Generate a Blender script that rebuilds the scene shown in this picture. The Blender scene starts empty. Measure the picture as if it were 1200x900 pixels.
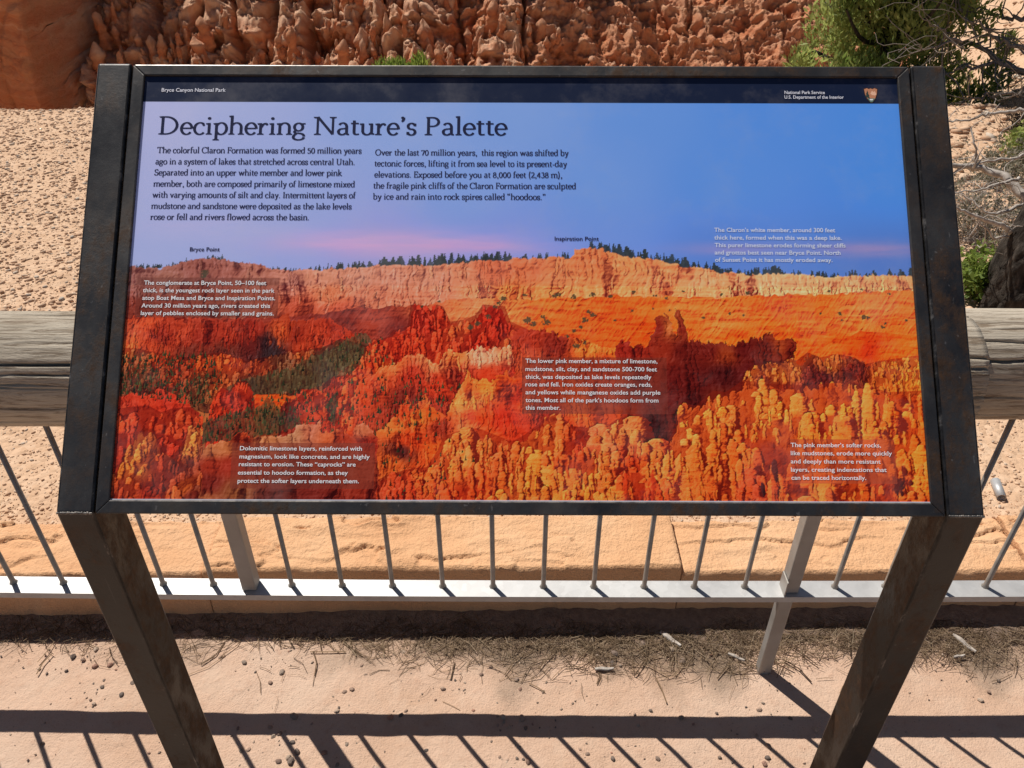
import bpy, bmesh, math, random
import numpy as np
from mathutils import Vector, Matrix

# ------------------------------------------------------------------ camera, sky, sun, exposure
scene = bpy.context.scene
COL = scene.collection
EYE = 1.6
cam_d = bpy.data.cameras.new('camera'); cam = bpy.data.objects.new('camera', cam_d); COL.objects.link(cam)
cam_d.sensor_width = 36; cam_d.lens = 36*907.35/1200
cam_d.clip_start = .02; cam_d.clip_end = 3000
cam.matrix_world = Matrix.Translation((0, 0, EYE)) @ Matrix.Rotation(math.pi/2-.6039, 4, 'X') @ Matrix.Rotation(.0024, 4, 'Z')
scene.camera = cam
SUN = Vector((-.425, .508, 1.0)).normalized()
world = bpy.data.worlds.new('World'); scene.world = world; world.use_nodes = True
wt = world.node_tree; sky = wt.nodes.new('ShaderNodeTexSky'); sky.sky_type = 'NISHITA'; sky.sun_disc = False
sky.sun_elevation = math.asin(SUN.z); sky.sun_rotation = math.atan2(SUN.x, SUN.y); sky.altitude = 2400
wt.links.new(sky.outputs[0], wt.nodes['Background'].inputs[0]); wt.nodes['Background'].inputs[1].default_value = .05
sun_d = bpy.data.lights.new('sun', 'SUN'); sun_d.energy = 4.6; sun_d.angle = math.radians(.5); sun_d.color = (1, .955, .89)
sun = bpy.data.objects.new('sun', sun_d); COL.objects.link(sun); sun.rotation_euler = SUN.to_track_quat('Z', 'Y').to_euler()
vs = scene.view_settings; vs.view_transform = 'Standard'; vs.look = 'None'; vs.gamma = 1; vs.exposure = .27; vs.use_curve_mapping = False

# ------------------------------------------------------------------ helpers
PRINT_GAIN = 1.45          # ink reflectance per displayed tone under this light
random.seed(3)
def lin(r, g, b):
    f = lambda c: c/12.92 if c <= .04045 else ((c+.055)/1.055)**2.4
    return (f(r/255), f(g/255), f(b/255), 1)
def tag(o, label=None, cat=None, group=None, kind=None):
    if label: o['label'] = label
    if cat: o['category'] = cat
    if group: o['group'] = group
    if kind: o['kind'] = kind
    return o
def empty(name, loc=(0, 0, 0)):
    o = bpy.data.objects.new(name, None); o.location = loc; o.empty_display_size = .1; COL.objects.link(o); return o
def link(name, me, mat, parent=None):
    o = bpy.data.objects.new(name, me); COL.objects.link(o)
    if mat and not me.materials: me.materials.append(mat)
    if parent:
        o.parent = parent; o.matrix_parent_inverse = Matrix.Translation(-parent_loc(parent))
    return o
def parent_loc(p):
    v = Vector(p.location)
    return v
def mesh(name, V, F, mat, parent=None, smooth=False):
    me = bpy.data.meshes.new(name)
    if isinstance(F, np.ndarray):
        V = np.ascontiguousarray(V, np.float32); k = F.shape[1]
        me.vertices.add(len(V)); me.vertices.foreach_set('co', V.ravel())
        me.loops.add(F.size); me.loops.foreach_set('vertex_index', F.ravel().astype(np.int32))
        me.polygons.add(len(F)); me.polygons.foreach_set('loop_start', np.arange(0, F.size, k, dtype=np.int32))
        me.update(calc_edges=True); me.validate()
    else:
        me.from_pydata([tuple(v) for v in V], [], F)
    if smooth: me.polygons.foreach_set('use_smooth', np.ones(len(me.polygons), bool))
    me.update()
    return link(name, me, mat, parent)
def grid_faces(nx, ny):
    i = np.arange(ny-1)[:, None]*nx+np.arange(nx-1)[None]
    return np.stack([i, i+1, i+1+nx, i+nx], -1).reshape(-1, 4)
def from_bm(name, bm, mat, parent=None, smooth=False):
    me = bpy.data.meshes.new(name); bmesh.ops.recalc_face_normals(bm, faces=bm.faces[:]); bm.to_mesh(me); bm.free()
    if smooth:
        for p in me.polygons: p.use_smooth = True
    return link(name, me, mat, parent)
def bm_hull(bm, rings, bevel=0, seg=2, cap=True):
    """closed prism through equal rings of points; every edge bevelled"""
    vs_ = [[bm.verts.new(p) for p in r] for r in rings]; n = len(rings[0]); fs = []
    for a, b in zip(vs_[:-1], vs_[1:]):
        for i in range(n): fs.append(bm.faces.new((a[i], a[(i+1) % n], b[(i+1) % n], b[i])))
    if cap: fs.append(bm.faces.new(vs_[0][::-1])); fs.append(bm.faces.new(vs_[-1]))
    if bevel:
        es = list({e for f in fs for e in f.edges})
        bmesh.ops.bevel(bm, geom=es, offset=bevel, segments=seg, profile=.5, affect='EDGES', clamp_overlap=True)
def bm_box(bm, lo, hi, bevel=0, seg=2):
    x0, y0, z0 = lo; x1, y1, z1 = hi
    bm_hull(bm, [[(x0, y0, z0), (x1, y0, z0), (x1, y1, z0), (x0, y1, z0)], [(x0, y0, z1), (x1, y0, z1), (x1, y1, z1), (x0, y1, z1)]], bevel, seg)
def tube_np(pts, rad, n=8):
    P = np.array(pts, float); V = []; F = []
    for i in range(len(P)):
        d = P[min(i+1, len(P)-1)]-P[max(i-1, 0)]; d = d/(np.linalg.norm(d)+1e-9)
        a = np.cross(d, (0, 0, 1)) if abs(d[2]) < .9 else np.cross(d, (1, 0, 0)); a /= np.linalg.norm(a); b = np.cross(d, a)
        for k in range(n):
            t = 2*math.pi*k/n; V.append(P[i]+(a*math.cos(t)+b*math.sin(t))*rad[i])
    for i in range(len(P)-1):
        for k in range(n): F.append((i*n+k, i*n+(k+1) % n, (i+1)*n+(k+1) % n, (i+1)*n+k))
    return np.array(V), np.array(F)
class Soup:
    """collects quads of many small pieces into one mesh"""
    def __init__(s): s.V = []; s.F = []; s.n = 0
    def add(s, V, F): s.V.append(np.asarray(V)); s.F.append(np.asarray(F)+s.n); s.n += len(V)
    def build(s, name, mat, parent=None, smooth=False): return mesh(name, np.concatenate(s.V), np.concatenate(s.F), mat, parent, smooth)

def _tab(seed):
    return np.random.RandomState(seed).rand(256*256).astype(np.float32)
_TABS = {}
def vnoise(x, y, seed=0):
    if seed not in _TABS: _TABS[seed] = _tab(seed)
    t = _TABS[seed]
    xi = np.floor(x).astype(np.int64); yi = np.floor(y).astype(np.int64)
    fx = (x-xi); fy = (y-yi)
    fx = fx*fx*(3-2*fx); fy = fy*fy*(3-2*fy)
    x0 = xi & 255; x1 = (xi+1) & 255; y0 = (yi & 255)*256; y1 = ((yi+1) & 255)*256
    a = t[y0+x0]*(1-fx)+t[y0+x1]*fx
    b = t[y1+x0]*(1-fx)+t[y1+x1]*fx
    return a*(1-fy)+b*fy
def fbm(x, y, seed=0, oct=4, gain=.5):
    s = 0; a = 1; n = 0
    for o in range(oct):
        s = s+a*vnoise(x*2**o+o*17.3, y*2**o+o*9.1, seed+o); n += a; a *= gain
    return s/n
def ridged(x, y, seed=0, oct=3):
    s = 0; a = 1; n = 0
    for o in range(oct):
        s = s+a*(1-np.abs(2*vnoise(x*2**o+o*7.7, y*2**o+o*3.3, seed+o)-1)); n += a; a *= .5
    return s/n


def vnoise3(x, y, z, seed=0):
    zi = np.floor(z); f = z-zi; f = f*f*(3-2*f)
    return vnoise(x+zi*37.7, y+zi*91.3, seed)*(1-f)+vnoise(x+(zi+1)*37.7, y+(zi+1)*91.3, seed)*f
def fbm3(x, y, z, seed=0, oct=4):
    s = 0; a = 1; n = 0
    for o in range(oct):
        k = 2**o; s = s+a*vnoise3(x*k+o*5.1, y*k+o*3.7, z*k+o*8.3, seed+o); n += a; a *= .5
    return s/n

# ------------------------------------------------------------------ materials
class NT:
    def __init__(s, name):
        s.m = bpy.data.materials.new(name); s.m.use_nodes = True; s.t = s.m.node_tree; s.b = s.t.nodes['Principled BSDF']
        s.co = s.t.nodes.new('ShaderNodeTexCoord')
    def n(s, kind, **kw):
        q = s.t.nodes.new(kind)
        for k, v in kw.items():
            if k in q.inputs: s.put(q.inputs[k], v)
            else: setattr(q, k, v)
        return q
    def put(s, sock, v):
        if hasattr(v, 'is_linked') or isinstance(v, bpy.types.NodeSocket): s.t.links.new(v, sock)
        else: sock.default_value = v
    def noise(s, scale, detail=5, rough=.6, stretch=None, dist=0, src='Object'):
        v = s.co.outputs[src]
        if stretch:
            mp = s.n('ShaderNodeMapping'); s.t.links.new(v, mp.inputs['Vector']); mp.inputs['Scale'].default_value = stretch; v = mp.outputs[0]
        q = s.n('ShaderNodeTexNoise', Scale=scale, Detail=detail, Roughness=rough, Distortion=dist); s.t.links.new(v, q.inputs['Vector'])
        return q.outputs['Fac']
    def vor(s, scale, feature='F1', stretch=None):
        v = s.co.outputs['Object']
        if stretch:
            mp = s.n('ShaderNodeMapping'); s.t.links.new(v, mp.inputs['Vector']); mp.inputs['Scale'].default_value = stretch; v = mp.outputs[0]
        q = s.n('ShaderNodeTexVoronoi', Scale=scale, feature=feature); s.t.links.new(v, q.inputs['Vector']); return q
    def ramp(s, fac, *stops):
        q = s.n('ShaderNodeValToRGB'); s.t.links.new(fac, q.inputs[0]); e = q.color_ramp.elements
        while len(e) < len(stops): e.new(.5)
        for el, (p, c) in zip(e, stops): el.position = p; el.color = c if len(c) == 4 else (*c, 1)
        return q.outputs[0]
    def mix(s, fac, a, b, mode='MIX'):
        q = s.n('ShaderNodeMix', data_type='RGBA', blend_type=mode)
        s.put(q.inputs[0], fac); s.put(q.inputs[6], a); s.put(q.inputs[7], b); return q.outputs[2]
    def math(s, op, a, b=0.0):
        q = s.n('ShaderNodeMath', operation=op); s.put(q.inputs[0], a); s.put(q.inputs[1], b); return q.outputs[0]
    def bump(s, h, dist, strength=1.0):
        q = s.n('ShaderNodeBump'); s.t.links.new(h, q.inputs['Height']); q.inputs['Distance'].default_value = dist; q.inputs['Strength'].default_value = strength
        s.t.links.new(q.outputs[0], s.b.inputs['Normal'])
    def out(s, col=None, rough=.8, metal=0.0, spec=.5):
        if col is not None: s.put(s.b.inputs['Base Color'], col)
        s.put(s.b.inputs['Roughness'], rough); s.put(s.b.inputs['Metallic'], metal); s.b.inputs['Specular IOR Level'].default_value = spec
        return s.m
def g(v): return (v, v, v, 1)

def m_steel(name, rust, dark=1.0, spread=0):
    k = NT(name); a = k.noise(7, 6, .65, (1, 1, .30 if dark == 1.0 else .7)); b = k.noise(70, 6, .75); c = k.noise(26, 7, .75, (1, 1, .14) if dark == 1.0 else (1, 1, .6)); d = k.noise(3.2, 5, .6)
    f = lambda v: tuple(q*dark for q in v)
    col = k.ramp(a, (.32, f((.020, .020, .022))), (.50, f((.046, .044, .043))), (.68, f((.085, .079, .072))))
    rr = k.math('MULTIPLY', k.ramp(c, (.50-rust*.2, g(0)), (.66-rust*.15, g(1))), k.ramp(d, (.42-rust*.3, g(0)), (.6-rust*.2, g(1))))
    col = k.mix(rr, col, k.ramp(b, (.35, (.028, .014, .007)), (.7, (.085, .040, .016))))
    col = k.mix(k.ramp(b, (.66, g(0)), (.72, g(.30))), col, (.26, .24, .21, 1))
    sc = k.noise(130, 3, .5, (1, 1, .03)); col = k.mix(k.ramp(sc, (.70, g(0)), (.73, g(.25 if dark == 1.0 else .05))), col, (.30, .29, .28, 1))
    k.bump(k.math('ADD', b, k.math('MULTIPLY', rr, .6)), .0007, .6)
    return k.out(col, k.mix(rr, k.ramp(a, (.3, g(.34)), (.7, g(.52))), g(.75)), .35, .5)
M_STEEL = m_steel('weathered_steel', .22); M_SHADE_RUST = m_steel('shaded_rusty_steel', .42, .30); M_SHADE_STEEL = m_steel('shaded_steel', .06, .30)  # last two: the same steel darkened for the shaded lower posts
k = NT('worn_edge'); n1 = k.noise(48, 6, .75, (1, 1, .4)); M_EDGEW = k.out(k.ramp(n1, (.42, (.012, .011, .011)), (.56, (.035, .032, .030)), (.68, (.16, .145, .13))), .35, .5)
k = NT('worn_steel_edge'); M_WORN = k.out(k.ramp(k.noise(60, 5, .7), (.35, (.05, .05, .05)), (.6, (.20, .18, .16))), .4, .5)
k = NT('galvanized_steel'); n1 = k.noise(9, 5, .6); v1 = k.vor(70)
M_GALV = k.out(k.mix(.35, k.ramp(n1, (.3, (.40, .39, .375)), (.7, (.54, .53, .51))), k.ramp(v1.outputs['Color'], (.2, g(.40)), (.8, g(.52)))), k.ramp(n1, (.3, g(.5)), (.7, g(.66))), .45, .5)
k = NT('dull_post_steel'); n1 = k.noise(9, 5, .6)
M_GALVD = k.out(k.ramp(n1, (.3, (.30, .275, .245)), (.7, (.42, .39, .355))), k.ramp(n1, (.3, g(.5)), (.7, g(.66))), .4, .45)
k = NT('picket_steel'); n1 = k.noise(30, 5, .6)
M_PICK = k.out(k.ramp(n1, (.3, (.23, .20, .17)), (.7, (.38, .335, .29))), .38, .5)
k = NT('printed_panel'); at = k.n('ShaderNodeAttribute', attribute_name='print'); ds = k.noise(9, 6, .7); M_PRINT = k.out(k.mix(k.ramp(ds, (.50, g(0)), (.75, g(.10))), at.outputs['Color'], (.62, .56, .52, 1)), k.ramp(ds, (.35, g(.30)), (.65, g(.5))), 0, .22)
k = NT('panel_board'); M_BOARD = k.out(k.ramp(k.noise(40), (.3, g(.02)), (.7, g(.03))), .6)
k = NT('panel_edge_glint'); M_EDGE = k.out(k.ramp(k.noise(60), (.3, (.62, .6, .66, 1)), (.7, (.8, .78, .82, 1))), .4)  # near-white, a painted glint
def m_flat(name, rgb, rough=.42):
    k = NT(name); c = [min(.98, v*PRINT_GAIN) for v in lin(*rgb)[:3]]
    return k.out(k.ramp(k.noise(30, 3), (.3, tuple(v*.94 for v in c)), (.7, tuple(c))), rough, 0, .18)
M_INK = m_flat('navy_ink', (24, 28, 58)); M_INK2 = m_flat('body_ink', (42, 44, 74)); M_INK3 = m_flat('name_ink', (36, 30, 58))
M_WHITE = m_flat('white_ink', (228, 214, 214)); M_WHITEB = m_flat('pale_blue_ink', (196, 204, 236)); M_WHITEH = m_flat('header_ink', (206, 206, 214))
k = NT('walkway_surface'); n1 = k.noise(2.2, 6, .6); n2 = k.noise(38, 5, .65); n3 = k.noise(240, 3, .6)
c = k.ramp(n1, (.34, (.48, .31, .21)), (.5, (.54, .365, .26)), (.66, (.57, .41, .305)))
c = k.mix(k.ramp(n2, (.55, g(0)), (.72, g(.45))), c, (.43, .25, .165, 1))
c = k.mix(k.ramp(n3, (.60, g(0)), (.74, g(.7))), c, (.33, .215, .15, 1))
dt = k.n('ShaderNodeAttribute', attribute_name='dirt'); n4 = k.noise(85, 6, .75); n5 = k.noise(6, 6, .7, None, .6)
c = k.mix(k.ramp(n5, (.52, g(0)), (.62, g(.30))), c, (.58, .43, .32, 1)); c = k.mix(k.ramp(k.noise(1.1, 5, .6), (.5, g(0)), (.68, g(.35))), c, (.47, .34, .255, 1))
dm = k.math('MULTIPLY', dt.outputs['Fac'], k.ramp(n4, (.25, g(.55)), (.5, g(1))))
c = k.mix(dm, c, k.ramp(n4, (.35, (.14, .095, .065)), (.55, (.25, .18, .125)), (.72, (.38, .28, .20))))
k.bump(k.math('ADD', k.math('ADD', k.math('MULTIPLY', n2, 1.0), k.math('MULTIPLY', n3, .5)), k.math('MULTIPLY', n4, k.math('MULTIPLY', dt.outputs['Fac'], 2.0))), .007, .75); M_WALK = k.out(c, .95, 0, .2)
k = NT('gravel_ground'); n1 = k.noise(3, 6, .6); v1 = k.vor(42); n2 = k.noise(60, 4)
c = k.mix(k.ramp(n1, (.35, g(0)), (.7, g(1))), (.53, .33, .205, 1), (.60, .395, .255, 1))
c = k.mix(.45, c, k.ramp(v1.outputs['Color'], (.1, (.44, .28, .165)), (.5, (.58, .39, .25)), (.9, (.66, .48, .33))))
k.bump(k.math('SUBTRACT', n2, v1.outputs['Distance']), .009, .6); M_GRAV = k.out(c, .95, 0, .2)
def m_obj(name, stops, scale=30, rough=.9, bump=.002):
    """stones: each object / island gets its own tone"""
    k = NT(name); gi = k.n('ShaderNodeNewGeometry'); oi = k.n('ShaderNodeObjectInfo')
    r = k.math('FRACT', k.math('ADD', gi.outputs['Random Per Island'], oi.outputs['Random']))
    c = k.ramp(r, *stops); n = k.noise(scale, 4); c = k.mix(k.ramp(n, (.3, g(0)), (.75, g(.35))), c, (.30, .2, .14, 1)); k.bump(n, bump, .6)
    return k.out(c, rough, 0, .2)
M_PEB = m_obj('gravel_stones', [(0, (.40, .235, .14)), (.25, (.55, .345, .215)), (.5, (.62, .405, .26)), (.8, (.68, .48, .325)), (.93, (.50, .43, .35)), (1, (.47, .29, .185))], 60)
M_PEBD = m_obj('walkway_stones', [(0, (.12, .10, .09)), (.3, (.20, .15, .12)), (.5, (.40, .27, .2)), (.72, (.52, .40, .3)), (.9, (.16, .13, .11)), (1, (.45, .22, .15))], 90)
k = NT('sandstone'); n1 = k.noise(3.5, 6, .6); n2 = k.noise(22, 6, .7, (1, 1, 2.2)); n3 = k.noise(140, 4, .6)
oi = k.n('ShaderNodeObjectInfo')
c = k.ramp(n1, (.3, (.58, .30, .15)), (.5, (.65, .36, .19)), (.7, (.68, .42, .245)))
c = k.mix(k.math('MULTIPLY', oi.outputs['Random'], .35), c, (.66, .40, .21, 1))
c = k.mix(k.ramp(n2, (.58, g(0)), (.75, g(.5))), c, (.46, .22, .11, 1))
k.bump(k.math('ADD', n2, k.math('MULTIPLY', n3, .8)), .008, .8); M_SAND = k.out(c, .95, 0, .2)
k = NT('weathered_log'); n1 = k.noise(5, 6, .65, (.35, 1, 1)); n2 = k.noise(90, 7, .75, (.09, 1, 1), 1.2); n3 = k.noise(260, 5, .75, (.10, 1, 1), .8)
c = k.ramp(n1, (.3, (.33, .27, .20)), (.5, (.45, .385, .30)), (.7, (.56, .49, .39)))
c = k.mix(k.ramp(n2, (.38, g(.85)), (.50, g(0))), c, (.16, .11, .07, 1))
c = k.mix(k.ramp(n3, (.60, g(0)), (.72, g(.5))), c, (.12, .09, .065, 1))
k.bump(k.math('ADD', n2, k.math('MULTIPLY', n3, .5)), .004, .8); M_LOG = k.out(c, .9, 0, .2)
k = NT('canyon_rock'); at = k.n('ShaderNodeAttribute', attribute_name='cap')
sep = k.n('ShaderNodeSeparateXYZ'); k.t.links.new(k.co.outputs['Object'], sep.inputs[0])
st = k.math('ADD', k.math('MULTIPLY', sep.outputs['Z'], .55), k.math('MULTIPLY', k.noise(.35, 4), 1.3))
wv = k.n('ShaderNodeTexNoise', noise_dimensions='1D', Scale=2.4, Detail=5, Roughness=.65); k.t.links.new(st, wv.inputs['W'])
c = k.ramp(wv.outputs['Fac'], (.28, (.47, .13, .058)), (.45, (.60, .21, .095)), (.58, (.68, .285, .14)), (.72, (.72, .39, .22)))
n1 = k.noise(1.3, 6, .65); c = k.mix(k.ramp(n1, (.45, g(0)), (.7, g(.6))), c, (.50, .26, .13, 1))
c = k.mix(k.math('MULTIPLY', k.math('MULTIPLY', at.outputs['Fac'], .8), k.ramp(k.noise(2.2, 5), (.3, g(.4)), (.6, g(1)))), c, (.76, .53, .36, 1))  # pale tone of caprock and of painted-in sunlit tops
k.bump(k.noise(7, 8, .75, (1, 1, 1.4)), .22, .8); M_ROCK = k.out(c, .95, 0, .15)
def m_leaf(name, stops, rough=.6):
    k = NT(name); gi = k.n('ShaderNodeNewGeometry'); c = k.ramp(gi.outputs['Random Per Island'], *stops); c = k.mix(k.ramp(k.noise(3.2, 3), (.38, g(0)), (.62, g(.55))), c, tuple(min(1, 1.5*q) for q in stops[-1][1])+(1,)) if rough < .7 else c
    k.b.inputs['Transmission Weight'].default_value = 0
    tr = k.n('ShaderNodeBsdfTranslucent'); k.put(tr.inputs['Color'], c)
    mx = k.n('ShaderNodeMixShader'); mx.inputs[0].default_value = .55
    k.t.links.new(k.b.outputs[0], mx.inputs[1]); k.t.links.new(tr.outputs[0], mx.inputs[2]); k.t.links.new(mx.outputs[0], k.t.nodes['Material Output'].inputs[0])
    return k.out(c, rough, 0, .3)
M_JUN = m_leaf('juniper_foliage', [(0, (.10, .15, .032)), (.5, (.17, .235, .05)), (.85, (.26, .31, .075)), (1, (.34, .36, .12))])
M_PINE = m_leaf('pine_foliage', [(0, (.10, .14, .02)), (.6, (.16, .22, .035)), (1, (.24, .29, .06))])
M_HERB = m_leaf('herb_leaves', [(0, (.07, .12, .015)), (.6, (.13, .20, .03)), (1, (.24, .30, .07))])
M_SAGE = m_leaf('grey_brush', [(0, (.17, .16, .10)), (.6, (.27, .25, .18)), (1, (.40, .37, .29))], .8)
k = NT('dead_limb_wood'); n2 = k.noise(60, 6, .7, (1, 1, .4)); M_LIMB = k.out(k.ramp(n2, (.3, (.10, .08, .065)), (.55, (.22, .185, .155)), (.8, (.38, .33, .285))), .9, 0, .2)
k = NT('tree_bark'); n2 = k.noise(40, 6, .7, (1, 1, .25)); c = k.ramp(n2, (.40, (.022, .017, .013)), (.58, (.06, .048, .038)), (.78, (.18, .15, .125))); k.bump(n2, .02, .9); M_BARK = k.out(c, .95, 0, .2)
k = NT('bleached_wood'); n2 = k.noise(60, 6, .7, (1, 1, .4)); c = k.ramp(n2, (.3, (.22, .18, .15)), (.55, (.42, .37, .32)), (.8, (.60, .55, .49))); k.bump(n2, .004, .8); M_DEAD = k.out(c, .9, 0, .2)
M_NEED = m_leaf('dry_needles', [(0, (.08, .052, .033)), (.4, (.19, .13, .08)), (.8, (.33, .235, .145)), (1, (.46, .36, .25))], .8)
k = NT('soil'); n1 = k.noise(50, 5, .7); k.bump(n1, .01, .8); M_SOIL = k.out(k.ramp(n1, (.3, (.14, .10, .075)), (.7, (.27, .19, .14))), .95, 0, .2)
P_SKY = [(7.7, 49.6, 172, 176, 222), (156.3, 49.2, 157, 169, 223), (334.7, 48.6, 137, 162, 223), (512.9, 48.1, 121, 155, 223), (691.1, 47.5, 98, 144, 220), (869.3, 47.0, 83, 137, 216), (1047.3, 46.4, 75, 135, 216), (10.4, 162.4, 166, 172, 220), (221.0, 161.7, 148, 165, 224), (454.9, 160.9, 124, 155, 224), (630.2, 160.4, 107, 148, 222), (805.5, 159.8, 87, 139, 219), (1039.1, 159.1, 75, 135, 218),
 (16.9, 247.6, 160, 170, 214), (121.3, 253.2, 157, 168, 219), (202.4, 258.9, 149, 161, 214), (340.8, 260.9, 152, 152, 208), (513.6, 245.9, 128, 145, 215), (629.2, 233.5, 107, 142, 218), (801.7, 257.0, 89, 127, 203), (1031.2, 268.1, 83, 119, 192)]
P_CLOUDS = [(375.0, 242.8, 149.5, 18.0, 200, 160, 205, 0.75), (282.3, 238.3, 69.6, 10.8, 205, 165, 205, 0.6), (467.5, 247.3, 92.0, 8.4, 195, 155, 200, 0.6), (813.6, 248.5, 80.5, 8.4, 165, 140, 190, 0.55), (986.6, 248.0, 92.0, 10.7, 158, 135, 182, 0.7), (107.7, 220.7, 104.4, 16.9, 185, 175, 215, 0.4)]
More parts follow.
